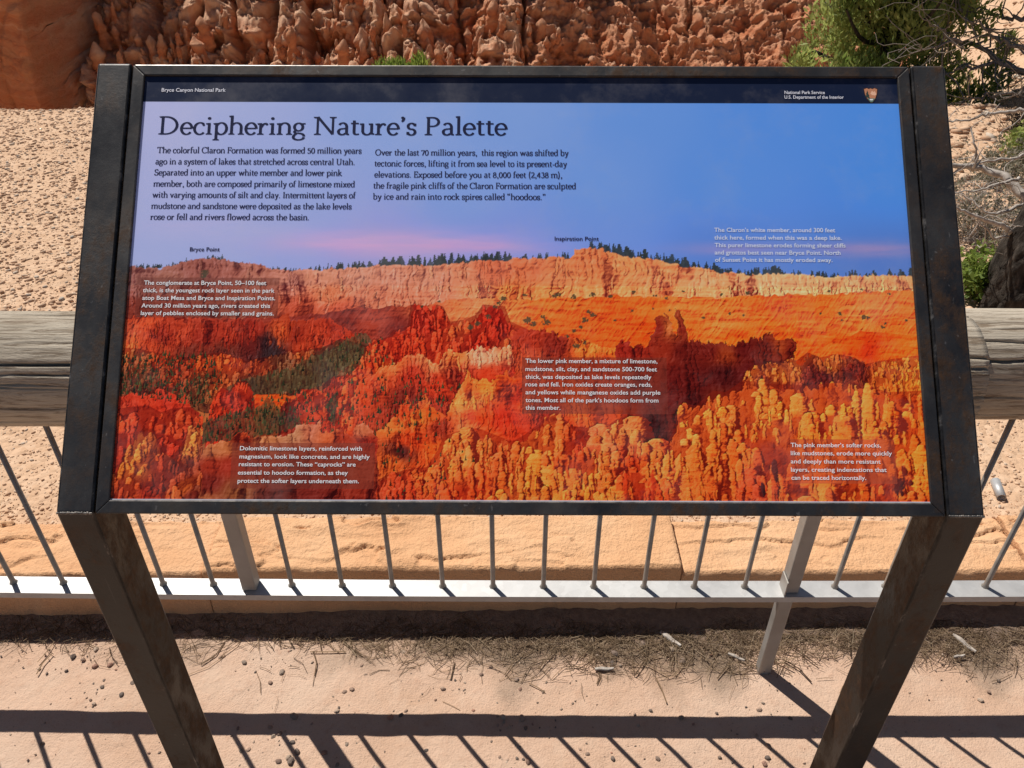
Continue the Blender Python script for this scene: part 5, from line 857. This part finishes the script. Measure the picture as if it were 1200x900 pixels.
# logs
def log(x0, x1, R, cy, cz, seed):
    nx = int((x1-x0)/.010); na = 400
    xs = np.linspace(x0, x1, nx); th = np.linspace(0, 2*math.pi, na, endpoint=False)
    X, T = np.meshgrid(xs, th, indexing='ij')
    r = R*(1+.030*(fbm(X*1.1+seed, T*0, seed, 2)-.5)+.05*(vnoise3(X*2, np.cos(T)*1.2+5, np.sin(T)*1.2+5, seed)-.5)+.012*(vnoise3(X*6, np.cos(T)*6+9, np.sin(T)*6+9, seed+3)-.5))
    r = r+.0022*(fbm3(X*3, np.cos(T)*22+30, np.sin(T)*22+30, seed+5, 3)-.5)
    rs = np.random.RandomState(seed)
    for j in range(64):
        t0 = rs.uniform(0, 2*math.pi); xa = rs.uniform(x0-.5, x1); L = rs.uniform(.25, 1.4); wd = rs.uniform(.016, .034); dp = rs.uniform(.003, .010)
        if j < 4: t0 = [2.52, 2.80, 3.25, 3.7][j]; xa, L = x0-1, 9; wd, dp = [.034, .016, .020, .018][j], [.017, .004, .005, .006][j]
        tt = t0+.10*(fbm(X*1.6+j*7, X*0+j, 120+j, 3)-.5)*2+.035*(fbm(X*14+j*7, X*0+j, 121+j, 3)-.5)*2
        fade = np.clip((X-xa)/.15, 0, 1)*np.clip((xa+L-X)/.15, 0, 1)
        d = np.abs((T-tt+math.pi) % (2*math.pi)-math.pi)
        r = r-dp*fade*np.clip(1-d/wd, 0, 1)**.7*np.clip(-.2+1.7*vnoise(X*6+j*3, X*0+j, 140), .0 if j > 0 else .5, 1.3)
    V = np.stack([X, cy+r*np.cos(T), cz+r*np.sin(T)], -1).reshape(-1, 3)
    i = np.arange(nx-1)[:, None]*na; a = np.arange(na)[None]; b = (a+1) % na
    F = np.stack([i+a, i+na+a, i+na+b, i+b], -1).reshape(-1, 4)
    o = mesh('log_rail', V, F, M_LOG, fence, True)
    bm = bmesh.new(); bm.from_mesh(o.data); es = [e for e in bm.edges if e.is_boundary]; fr = bmesh.ops.holes_fill(bm, edges=es, sides=0)
    for f in fr['faces']: f.smooth = False
    bmesh.ops.recalc_face_normals(bm, faces=bm.faces[:]); bm.to_mesh(o.data); bm.free()
log(-2.6, .772, .1000, 1.127, .852, 7); log(.755, 2.6, .0960, 1.150, .853, 11)

# ------------------------------------------------------------------ the wayside sign
B = Vector((.0105, .7333, EYE-.6897)); TILT = .7585; YAW = -.0018
EX = Vector((math.cos(YAW), math.sin(YAW), 0)); UP = Vector((-math.sin(YAW)*math.sin(TILT), math.cos(YAW)*math.sin(TILT), math.cos(TILT))); NN = EX.cross(UP)
def P(x, u, n=0): return B+EX*(x/1000)+UP*(u/1000)+NN*(n/1000)       # millimetres on the panel
sign = empty('wayside_sign', (.0105, .755, 0))
tag(sign, 'slanted wayside sign with a printed canyon panorama on two dark steel posts', 'sign')
PANEL_T = 6
bm = bmesh.new(); bm_hull(bm, [[P(-534, -8, q), P(534, -8, q), P(534, 596, q), P(-534, 596, q)] for q in (-8, -.6)])
panel = from_bm('panel', bm, M_BOARD, sign)
rgbs = paint_print()/255.0
rgbl = np.where(rgbs <= .04045, rgbs/12.92, ((rgbs+.055)/1.055)**2.4)*PRINT_GAIN
rgbl = np.minimum(rgbl, .97)
gy, gx = np.mgrid[0:PH+1, 0:PW+1].astype(np.float64)
xm = (gx-525)*1.0045; um = (586-gy)*1.003
Vp = np.array(B)+xm[..., None]/1000*np.array(EX)+um[..., None]/1000*np.array(UP)
pr = mesh('printed_face', Vp.reshape(-1, 3), grid_faces(PW+1, PH+1)[:, ::-1].copy(), M_PRINT, panel)
ca = pr.data.attributes.new('print', 'FLOAT_COLOR', 'POINT')
ca.data.foreach_set('color', np.concatenate([rgbl, np.ones(rgbl.shape[:2]+(1,))], -1).astype(np.float32).ravel())
tag(pr, 'printed sheet with blue sky above orange and red canyon cliffs')
bm = bmesh.new(); bm_hull(bm, [[P(-527, .2, q), P(527, .2, q), P(527, 1.9, q), P(-527, 1.9, q)] for q in (.05, .5)]); from_bm('edge_glint', bm, M_EDGE, panel)  # white sliver stands in for the glint along the panel's lower edge
# lettering
def flat_text(lines, bold):
    """lines of the built-in sans set to their measured width: verts in millimetres on the panel"""
    V = []; F = []
    for (t, x0, yb, x1, cap) in lines:
        cu = bpy.data.curves.new('lettering', 'FONT'); cu.body = t; cu.size = 1; cu.offset = bold; cu.resolution_u = 3
        ob = bpy.data.objects.new('lettering', cu); COL.objects.link(ob)
        dg = bpy.context.evaluated_depsgraph_get(); me = bpy.data.meshes.new_from_object(ob.evaluated_get(dg))
        co = np.empty(len(me.vertices)*3); me.vertices.foreach_get('co', co); co = co.reshape(-1, 3)
        w0, w1 = co[:, 0].min(), co[:, 0].max(); sx = (x1-x0)/(w1-w0); sy = cap/.729
        b = len(V)
        V += [(x0-525+(c[0]-w0)*sx, 586-yb+c[1]*sy, .35) for c in co]
        F += [tuple(b+i for i in p.vertices) for p in me.polygons]
        bpy.data.objects.remove(ob); bpy.data.curves.remove(cu); bpy.data.meshes.remove(me)
    return V, F
def serif_text(lines, thick, thin):
    V = []; F = []
    for (t, x0, yb, x1, cap) in lines:
        v, f, adv = serif_line(t, thick, thin); sx = (x1-x0)/adv
        v, f, adv = serif_line(t, thick*cap/sx, thin); w0 = min(p[0] for p in v); w1 = max(p[0] for p in v); sx = (x1-x0)/(w1-w0)
        b = len(V); V += [(x0-525+(p[0]-w0)*sx, 586-yb+p[1]*cap, .25+.0004*p[2]) for p in v]; F += [tuple(b+i for i in q) for q in f]
    return V, F
STY = {}
for (st_, t, x0, yb, x1, cap) in P_TEXT: STY.setdefault(st_, []).append((t, x0, yb, x1, cap))
SPEC = {'title': ('title_lettering', M_INK, None, 'large navy serif title reading Deciphering Nature’s Palette'), 'para': ('paragraph_lettering', M_INK2, None, 'left dark serif paragraph under the title'), 'para2': ('paragraph_lettering', M_INK2, None, 'right dark serif paragraph under the title'),
        'head': ('header_lettering', M_WHITEH, .012, 'small white park name in the navy band'), 'head2': ('header_lettering', M_WHITEH, .012, 'two small white lines in the navy band beside the emblem'), 'nameA': ('place_lettering', M_INK3, .014, 'small dark place name at the upper left of the printed rim'), 'nameB': ('place_lettering', M_INK3, .014, 'small dark place name above the middle of the printed rim'),
        'capA': ('caption_lettering', M_WHITE, .012, 'white caption about the conglomerate at Bryce Point'), 'capB': ('caption_lettering', M_WHITEB, .012, 'pale caption on the sky about the white member'), 'capC': ('caption_lettering', M_WHITE, .010, 'white caption about the lower pink member'),
        'capD': ('caption_lettering', M_WHITE, .012, 'white caption about dolomitic limestone layers'), 'capE': ('caption_lettering', M_WHITE, .010, 'white caption about the softer rocks')}
for st_, lines in STY.items():
    nm, mt, bold, lab = SPEC[st_]
    if bold is None: V, F = serif_text(lines, .152, .066) if st_ == 'title' else serif_text(lines, .170, .085)
    else: V, F = flat_text(lines, bold)
    tag(mesh(nm, [P(*v) for v in V], F, mt, panel), lab)
# arrowhead emblem in the navy band
def flat_shape(name, pts, rgb, h, parent):
    cx, cy, s = P_EMBLEM
    return mesh(name, [P(cx-525+x*s, 586-cy+y*s, h) for x, y in pts], [tuple(range(len(pts)))], m_flat(name+'_ink', rgb), parent)
em = flat_shape('emblem', [(-.44, .40), (-.22, .47), (-.10, .40), (0, .46), (.12, .40), (.24, .47), (.44, .40), (.40, .05), (.28, -.28), (.08, -.52), (0, -.56), (-.08, -.52), (-.28, -.28), (-.40, .05)], (70, 44, 34), .20, panel)
tag(em, 'brown arrowhead emblem with tree, mountain and lake')
flat_shape('emblem_field', [(-.40, .36), (-.22, .43), (-.10, .36), (0, .42), (.12, .36), (.24, .43), (.40, .36), (.36, .05), (.25, -.25), (-.25, -.25), (-.36, .05)], (178, 122, 92), .24, em)
flat_shape('emblem_tree', [(-.22, .30), (-.15, .10), (-.18, .10), (-.09, -.10), (-.14, -.10), (-.06, -.26), (-.36, -.16), (-.32, -.06), (-.28, -.04), (-.31, .08), (-.27, .10)], (52, 62, 56), .28, em)
flat_shape('emblem_mountain', [(-.04, .05), (.08, .26), (.16, .17), (.24, .24), (.35, .02), (.25, -.06), (.08, -.03)], (214, 168, 140), .28, em)
flat_shape('emblem_meadow', [(-.24, -.25), (.25, -.25), (.06, -.50), (-.06, -.50)], (92, 116, 104), .28, em)
flat_shape('emblem_lake', [(-.12, -.30), (.12, -.29), (.07, -.38), (-.06, -.38)], (214, 222, 214), .32, em)
# frame: four mitred angle bars
fo, fi, fb = (-543.6, -17, 543.6, 604.6), (-526.6, .4, 526.6, 588.4), 3.2
bm = bmesh.new()
co = lambda q: [(q[0], q[1]), (q[2], q[1]), (q[2], q[3]), (q[0], q[3])]
for i in range(4):
    j = (i+1) % 4; a, b, c_, d = co(fo)[i], co(fo)[j], co(fi)[j], co(fi)[i]
    bm_hull(bm, [[P(*q, -22) for q in (a, b, c_, d)], [P(*q, fb) for q in (a, b, c_, d)]], .0016, 2)
fr_o = from_bm('frame', bm, M_STEEL, sign); fr_o.data.materials.append(M_WORN)
for p_ in fr_o.data.polygons:
    if p_.normal.dot(UP) > .3 and p_.normal.dot(NN) > .25: p_.material_index = 1
# posts: rectangular tube, vertical below, mitred and leaning back with the panel above
def sign_post(x0, x1):
    nf, nr = 3.6, -66.0; f0 = P(0, -16.5, nf); yf = f0.y; yr = yf+.066
    u = -16.5
    rp = P(0, 0, nr); ur = (yr-rp.y)/UP.y*1000
    bm = bmesh.new()
    lo = lambda x, y, z: Vector((B.x+x/1000, y, z))
    rings = [[lo(x0, yf, -.02), lo(x1, yf, -.02), lo(x1, yr, -.02), lo(x0, yr, -.02)],
             [P(x0, -16.5, nf), P(x1, -16.5, nf), P(x1, ur, nr), P(x0, ur, nr)],
             [P(x0, 606.5, nf), P(x1, 606.5, nf), P(x1, 606.5, nr), P(x0, 606.5, nr)]]
    bm_hull(bm, rings, .0035, 3)
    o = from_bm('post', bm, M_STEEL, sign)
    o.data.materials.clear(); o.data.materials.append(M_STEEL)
    # lower part coloured darker to stand for shade; its flanks also rustier
    o.data.materials.append(M_SHADE_RUST); o.data.materials.append(M_SHADE_STEEL); o.data.materials.append(M_EDGEW)
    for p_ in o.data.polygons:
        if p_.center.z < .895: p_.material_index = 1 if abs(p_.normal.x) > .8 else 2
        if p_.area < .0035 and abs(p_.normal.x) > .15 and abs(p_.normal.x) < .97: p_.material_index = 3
    bw = bmesh.new()      # weld bead around the mitre
    for q in range(46):
        x = x0+2+(x1-x0-4)*q/45; c0 = P(x, -16.5, nf)
        bmesh.ops.create_uvsphere(bw, u_segments=6, v_segments=4, radius=.0012+.0006*random.random(), matrix=Matrix.Translation(c0+Vector((0, 0, random.uniform(-.0006, .0006)))))
    w = from_bm('weld', bw, M_WORN, o, True); w.name = 'weld_bead'
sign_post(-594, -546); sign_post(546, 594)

# ------------------------------------------------------------------ stones and litter
def stone_mesh(seed, sub=2, flat=.7):
    rs = np.random.RandomState(seed); bm = bmesh.new(); bmesh.ops.create_icosphere(bm, subdivisions=sub, radius=1)
    for v in bm.verts:
        q = np.array(v.co); n = vnoise3(np.array([q[0]*1.1+seed]), np.array([q[1]*1.1+9]), np.array([q[2]*1.1+5]), 160)[0]+.4*vnoise3(np.array([q[0]*3+seed]), np.array([q[1]*3+9]), np.array([q[2]*3+5]), 161)[0]
        v.co = Vector((q[0]*(.55+.7*n), q[1]*(.55+.6*n)*.85, q[2]*(.55+.6*n)*flat))
    me = bpy.data.meshes.new('stone'); bm.to_mesh(me); bm.free(); return me
SM = [stone_mesh(i*5+2) for i in range(8)]
for m_ in SM: m_.materials.append(M_PEBD)
for i, (x, y, r) in enumerate(G_PEBBLES):
    o = bpy.data.objects.new('pebble', SM[i % 8]); COL.objects.link(o)
    o.location = (x, y, walk_z(x, y)+r*.22); o.scale = (r, r, r); o.rotation_euler = (random.uniform(-.3, .3), random.uniform(-.3, .3), random.uniform(0, 6.28))
    tag(o, 'small rounded pebble lying loose on the pale walkway', 'pebble', 'loose pebbles on the walkway')
def scatter(name, pts, rad, mat, kind, flat=(.5, .9), sub=1, prob=None):
    base = []
    for i in range(8):
        me = stone_mesh(300+i*7, sub, .75); v = np.empty(len(me.vertices)*3); me.vertices.foreach_get('co', v); base.append((v.reshape(-1, 3), np.array([list(p.vertices) for p in me.polygons]))); bpy.data.meshes.remove(me)
    S = Soup(); rs = np.random.RandomState(2)
    for (x, y, z), r in zip(pts, rad):
        v, f = base[rs.randint(8)]; a = rs.uniform(0, 6.28); b = rs.uniform(-.5, .5); c, s_ = math.cos(a), math.sin(a)
        w = v*np.array([1, rs.uniform(.6, 1), rs.uniform(*flat)])
        w = np.stack([w[:, 0]*c-w[:, 1]*s_, w[:, 0]*s_+w[:, 1]*c, w[:, 2]+w[:, 0]*b*.4], -1)*r+np.array([x, y, z])
        S.add(w, f)
    return tag(S.build(name, mat, None, False), kind=kind)
rs = np.random.RandomState(17)
def gp(n, x0, x1, y0, y1, r0, r1, pw=2.5):
    x = rs.uniform(x0, x1, n); y = y0+(y1-y0)*rs.rand(n)**1.3; r = r0+(r1-r0)*rs.rand(n)**pw
    return np.stack([x, y, ground_z(x, y)+r*.15], -1), r
a1 = gp(20000, -1.9, 2.3, 1.478, 2.3, .0022, .0075, 4); a2 = gp(56000, -4.2, -.4, 2.2, 5.6, .003, .0155, 5); a3 = gp(5000, -.4, 3.2, 2.2, 5.6, .006, .02, 3); a4 = gp(14000, 1.5, 6.8, 2.4, 11, .006, .05, 4.5)
scatter('gravel', np.concatenate([a1[0], a2[0], a3[0], a4[0]]), np.concatenate([a1[1], a2[1], a3[1], a4[1]]), M_PEB, 'stuff')
# grit on the walkway
gx_, gy_ = rs.uniform(-1.6, 1.6, 2600), np.concatenate([rs.uniform(.75, 1.24, 1000), 1.26-np.abs(rs.normal(0, .07, 1600))])
scatter('grit', np.stack([gx_, gy_, np.array([walk_z(0, y) for y in gy_])+.0006], -1), .0009+.0032*rs.rand(2600)**4, M_PEBD, 'stuff', sub=1)
# pine needle litter
S = Soup()
def needle(x, y, z, L, a, w):
    dx, dy = math.cos(a)*L/2, math.sin(a)*L/2; nx, ny = -math.sin(a)*w, math.cos(a)*w; t = rs.uniform(-.002, .003); bnd = rs.uniform(-.15, .15)*L
    mx, my = x-math.sin(a)*bnd, y+math.cos(a)*bnd
    V = [(x-dx-nx, y-dy-ny, z), (x-dx+nx, y-dy+ny, z), (mx+nx, my+ny, z+abs(t)), (mx-nx, my-ny, z+abs(t)), (x+dx+nx, y+dy+ny, z+.001), (x+dx-nx, y+dy-ny, z+.001)]
    S.add(V, [(0, 1, 2, 3), (3, 2, 4, 5)])
cnt = 0
while cnt < 9500:
    x = rs.uniform(-1.5, 1.6); y = 1.30-abs(rs.normal(0, .085))
    edge = 1.175-.085*math.exp(-((x-.16)/.30)**2)-.035*math.exp(-((x-.95)/.35)**2)+.03*math.sin(x*9)
    if y < edge-.02 and rs.rand() > .10: continue
    dens = .20+.9*math.exp(-((x-.2)/.42)**2)+.6*math.exp(-((x-1.0)/.4)**2)+(.25 if x > -.6 else 0)
    if y > 1.21: dens = max(dens, .55)
    if rs.rand() > dens: continue
    needle(x, y, walk_z(x, y)+.003+rs.uniform(0, .006)*(1 if y > edge else .15), rs.uniform(.016, .062), rs.normal(.1, .9) if rs.rand() < .6 else rs.uniform(0, 3.14), rs.uniform(.0003, .0008)); cnt += 1
for i in range(150):
    x = rs.normal(.25, .55); y = 1.24-abs(rs.normal(0, .06)); needle(x, y, walk_z(x, y)+.004, rs.uniform(.03, .10), rs.uniform(0, 3.14), rs.uniform(.0008, .0017))
tag(S.build('pine_needles', M_NEED), kind='stuff')
V = []; xs = np.linspace(-2.2, 2.2, 200); ys = np.linspace(1.165, 1.335, 18); XX, YY = np.meshgrid(xs, ys)
ZZ = .0025+.020*np.clip((YY-1.12)/.2, 0, 1)**1.5*1.4+.010*(fbm(XX*9+5, YY*9+5, 8, 3)-.62)*np.clip((YY-1.165)/.05, 0, 1)-.012*(1-np.clip((YY-1.165)/.06, 0, 1))
tag(mesh('soil', np.stack([XX, YY, ZZ], -1).reshape(-1, 3), grid_faces(200, 18), M_SOIL, smooth=True), kind='stuff')
# chips of wood and larger odd stones in the litter
for (x, y, L, a, lab) in G_CHIPS:
    bm = bmesh.new(); ca_, sa = math.cos(a), math.sin(a); rr = [.7, 1, .9, .5]
    rings = []
    for i in range(4):
        t = (i/3-.5)*L; w = L*.11*rr[i]
        rings.append([(x+ca_*t-sa*q*w, y+sa*t+ca_*q*w, walk_z(x, y)+.006+.004*p_+.002*math.sin(i*2.1)) for q, p_ in ((-1, 0), (1, 0), (.8, 1), (-.7, 1))])
    bm_hull(bm, rings, .0006, 1); tag(from_bm('wood_chip', bm, M_DEAD), lab, 'wood chip', 'wood chips in the needle litter')
# cut pipe end lying on the gravel
bm = bmesh.new(); bx, by = 1.352, 1.607; d = Vector((.18, .96, .10)).normalized(); s1 = d.cross(Vector((0, 0, 1))).normalized(); s2 = s1.cross(d)
c0 = Vector((bx, by, ground_z(np.array([bx]), np.array([by]))[0]+.013))
rings = []
for t, r in ((-.032, .010), (-.032, .0125), (.032, .0125), (.032, .010)):
    rings.append([c0+d*t+(s1*math.cos(i*math.pi/6)+s2*math.sin(i*math.pi/6))*r for i in range(12)])
bm_hull(bm, rings+[rings[0]], 0, cap=False); bmesh.ops.remove_doubles(bm, verts=bm.verts[:], dist=1e-5)
tag(from_bm('pipe_stub', bm, M_GALV, None, True), 'short cut stub of grey pipe lying on the gravel right of the sign', 'pipe')

# ------------------------------------------------------------------ trees and plants
def leaf_soup(S, centre, rad, n, size, rs, upw=.4, shape=1.0):
    """n small leaf sprays spread through a lumpy clump"""
    d = rs.normal(size=(n, 3)); d /= np.linalg.norm(d, axis=1)[:, None]
    r = rs.rand(n)**.40; c = np.array(centre)+d*r[:, None]*np.array(rad)
    ax = d*.6+rs.normal(size=(n, 3))*.55+np.array([0, 0, upw]); ax /= np.linalg.norm(ax, axis=1)[:, None]
    sd = np.cross(ax, rs.normal(size=(n, 3))); sd /= np.linalg.norm(sd, axis=1)[:, None]+1e-9
    L = size*rs.uniform(.6, 1.5, n)[:, None]; W = L*shape*rs.uniform(.20, .42, n)[:, None]
    V = np.stack([c-ax*L*.5, c-ax*L*.05+sd*W, c+ax*L*.6, c-ax*L*.05-sd*W], 1).reshape(-1, 3)
    F = np.arange(4*n).reshape(n, 4); S.add(V, F)
def limb(S, p0, p1, r0, r1, bend, rs, n=7, seg=6):
    p0, p1 = np.array(p0, float), np.array(p1, float); t = np.linspace(0, 1, n)[:, None]; L = np.linalg.norm(p1-p0)
    o = rs.normal(size=3)*bend*L; o2 = rs.normal(size=3)*bend*L*.4
    pts = p0*(1-t)+p1*t+np.sin(t*math.pi)*o+np.sin(t*2*math.pi)*o2
    S.add(*tube_np(pts, np.linspace(r0, r1, n), seg)); return pts
rj = np.random.RandomState(31)
jt = empty('juniper_tree', (3.2, 6.8, -.6)); tag(jt, 'dense green juniper tree beyond the sign’s upper right corner', 'tree')
S = Soup(); tr = limb(S, (3.2, 6.8, -1.2), (3.2, 6.9, 2.3), .13, .04, .05, rj, 10, 10)
for i in range(26):
    p = tr[rj.randint(1, 9)]; a = rj.uniform(0, 6.28); L = rj.uniform(.4, .95)
    limb(S, p, p+np.array([math.cos(a)*L, math.sin(a)*L, rj.uniform(-.1, .5)]), .03, .008, .08, rj)
S.build('trunk', M_BARK, jt, True)
S = Soup()
for i in range(210):
    z = rj.uniform(-.45, 2.3); wv_ = 1.12*(1-.30*(z/2.5)**2)*(.75+.25*math.sin(z*5+1)); a = rj.uniform(0, 6.28); q = rj.rand()**.55
    cx, cy = 3.13+math.cos(a)*wv_*q*.88, 6.8+math.sin(a)*wv_*q*.7
    rr = rj.uniform(.08, .24); leaf_soup(S, (cx, cy, z), (rr, rr, rr*1.3), int(1500*rr)+60, .050, rj, 1.0, .6)
S.build('crown', M_JUN, jt)
S = Soup()
for (pts) in G_DEADLIMBS:
    pp = [np.array(q[:3]) for q in pts]; r0 = pts[0][3]
    fine_ = []
    for i in range(len(pp)-1):
        for t in np.linspace(0, 1, 4, endpoint=False): fine_.append(pp[i]*(1-t)+pp[i+1]*t+rj.normal(size=3)*.012)
    fine_.append(pp[-1]); rads = np.linspace(r0*.62, r0*.14, len(fine_)); S.add(*tube_np(fine_, rads, 6))
    for j in range(14):
        k0 = rj.randint(2, len(fine_)); p = fine_[k0]; a = rj.normal(size=3)*np.array([1, .7, .8]); a /= np.linalg.norm(a); limb(S, p, p+a*rj.uniform(.12, .55), r0*.20, .002, .12, rj, 6, 5)
S.build('dead_limbs', M_LIMB, jt, True)
# dark rough trunk right of the sign with bleached broken branches
rt = np.random.RandomState(12)
tt_ = empty('bare_tree', (1.95, 2.62, .1)); tag(tt_, 'dark rough bare trunk with bleached broken branches at the right edge', 'tree')
pts = np.array([(1.99, 2.66, .02), (1.97, 2.66, .14), (1.965, 2.68, .26), (1.985, 2.71, .40), (2.03, 2.75, .58), (2.12, 2.80, .82), (2.20, 2.86, 1.15), (2.24, 2.95, 1.7), (2.3, 3.0, 2.4)])
f = []; rr = []
R0 = [.16, .125, .105, .095, .088, .082, .075, .065, .05]
for i in range(len(pts)-1):
    for t in np.linspace(0, 1, 14, endpoint=False): f.append(pts[i]*(1-t)+pts[i+1]*t); rr.append(R0[i]*(1-t)+R0[i+1]*t)
V, F = tube_np(f, rr, 72); c_ = np.repeat(np.array(f), 72, 0); dirv = V-c_; nn_ = fbm3(V[:, 0]*48+90, V[:, 1]*48+90, V[:, 2]*7+90, 170, 4)
V = c_+dirv*(.78+.62*nn_)[:, None]
mesh('trunk', V, F, M_BARK, tt_, False)
S = Soup()
for pts in G_BRANCHES:
    pp = [np.array(q[:3]) for q in pts]; r0 = pts[0][3]; r1 = pts[-1][3]; fine_ = []
    for i in range(len(pp)-1):
        for t in np.linspace(0, 1, 5, endpoint=False): fine_.append(pp[i]*(1-t)+pp[i+1]*t+rt.normal(size=3)*.003)
    fine_.append(pp[-1]); S.add(*tube_np(fine_, np.linspace(r0, r1, len(fine_)), 7))
    for j in range(4):
        p = fine_[rt.randint(2, len(fine_))]; a = rt.normal(size=3); a /= np.linalg.norm(a); limb(S, p, p+a*rt.uniform(.05, .22), r1*.7, .0012, .12, rt, 6, 5)
S.build('branches', M_DEAD, tt_, True)
# grey dry brush, leafy herb, two more bushes
def brush(name, cx, cy, w, h, n, mat, lab, cat, seed, leaves=0, leafmat=None, thick=.0017):
    rb = np.random.RandomState(seed); z0 = float(ground_z(np.array([cx]), np.array([cy]))[0])
    root = empty(name, (cx, cy, z0)); tag(root, lab, cat); S = Soup(); L = Soup()
    for i in range(n):
        a = rb.uniform(0, 6.28); q = rb.rand()**.6; e = np.array([cx+math.cos(a)*w*q, cy+math.sin(a)*w*q*.8, z0+h*rb.uniform(.35, 1)*(1-.35*q)])
        pts = limb(S, (cx+rb.normal()*w*.15, cy+rb.normal()*w*.12, z0), e, thick, thick*.4, .14, rb, 6, 4)
        for j in range(3):
            p = pts[rb.randint(2, 6)]; d_ = rb.normal(size=3); d_[2] = abs(d_[2])*.6; limb(S, p, p+d_/np.linalg.norm(d_)*h*rb.uniform(.12, .35), thick*.55, thick*.25, .15, rb, 5, 4)
            if leaves: leaf_soup(L, p, (.05*leaves, .05*leaves, .04*leaves), 10, .022*leaves, rb, .2, 1.3)
    S.build('stems', mat, root, True)
    if leaves: L.build('leaves', leafmat, root)
brush('dry_brush', 2.16, 3.35, .40, .40, 110, M_DEAD, 'tangled grey dry brush on the gravel behind the log rail', 'bush', 3, .5, M_SAGE)
brush('dry_brush', 2.62, 4.05, .34, .26, 60, M_SAGE, 'low olive brush higher up the bank behind the dead branches', 'bush', 4, .6, M_SAGE)
brush('leafy_herb', 1.88, 2.80, .15, .22, 34, M_HERB, 'bright green leafy plant at the foot of the bare trunk', 'plant', 5, 1.1, M_HERB, .0016)
brush('dark_shrub', 3.25, 5.0, .28, .32, 120, M_BARK, 'small dark twiggy shrub on the pale slope at right', 'bush', 6)
brush('green_shrub', 2.95, 4.35, .20, .26, 60, M_JUN, 'small dark green shrub at the right edge of the bank', 'bush', 9, 1.0, M_JUN)
pt = empty('young_pine', (-1.43, 10.2, -3)); zb = float(ground_z(np.array([-1.43]), np.array([10.2]))[0]); pt.location.z = zb
tag(pt, 'bright green young pine whose tip shows above the sign’s top edge', 'tree')
rp_ = np.random.RandomState(8); S = Soup(); top_z = -.62
limb(S, (-1.43, 10.2, zb-.1), (-1.43, 10.2, top_z-.1), .07, .01, .01, rp_, 8, 8); S.build('trunk', M_BARK, pt, True)
S = Soup()
for i in range(90):
    z = top_z-(zb*-1-.62)*rp_.rand()**1.0*.9; z = max(z, zb+.3); k_ = (top_z-z); w = min(.30+.22*k_, .9)*rp_.rand()**.5; a = rp_.uniform(0, 6.28)
    leaf_soup(S, (-1.43+math.cos(a)*w, 10.2+math.sin(a)*w, z), (.13, .13, .15), 150, .09, rp_, 1.2, .35)
for i in range(14):
    a = rp_.uniform(0, 6.28); w = .30*rp_.rand()**.6
    leaf_soup(S, (-1.43+math.cos(a)*w, 10.2+math.sin(a)*w, top_z-.10+.05*rp_.normal()-w*.2), (.10, .10, .12), 220, .085, rp_, 1.2, .35)
S.build('crown', M_PINE, pt)
for o in scene.objects:
    if o.type == 'MESH' and not o.data.materials: print('no material', o.name)
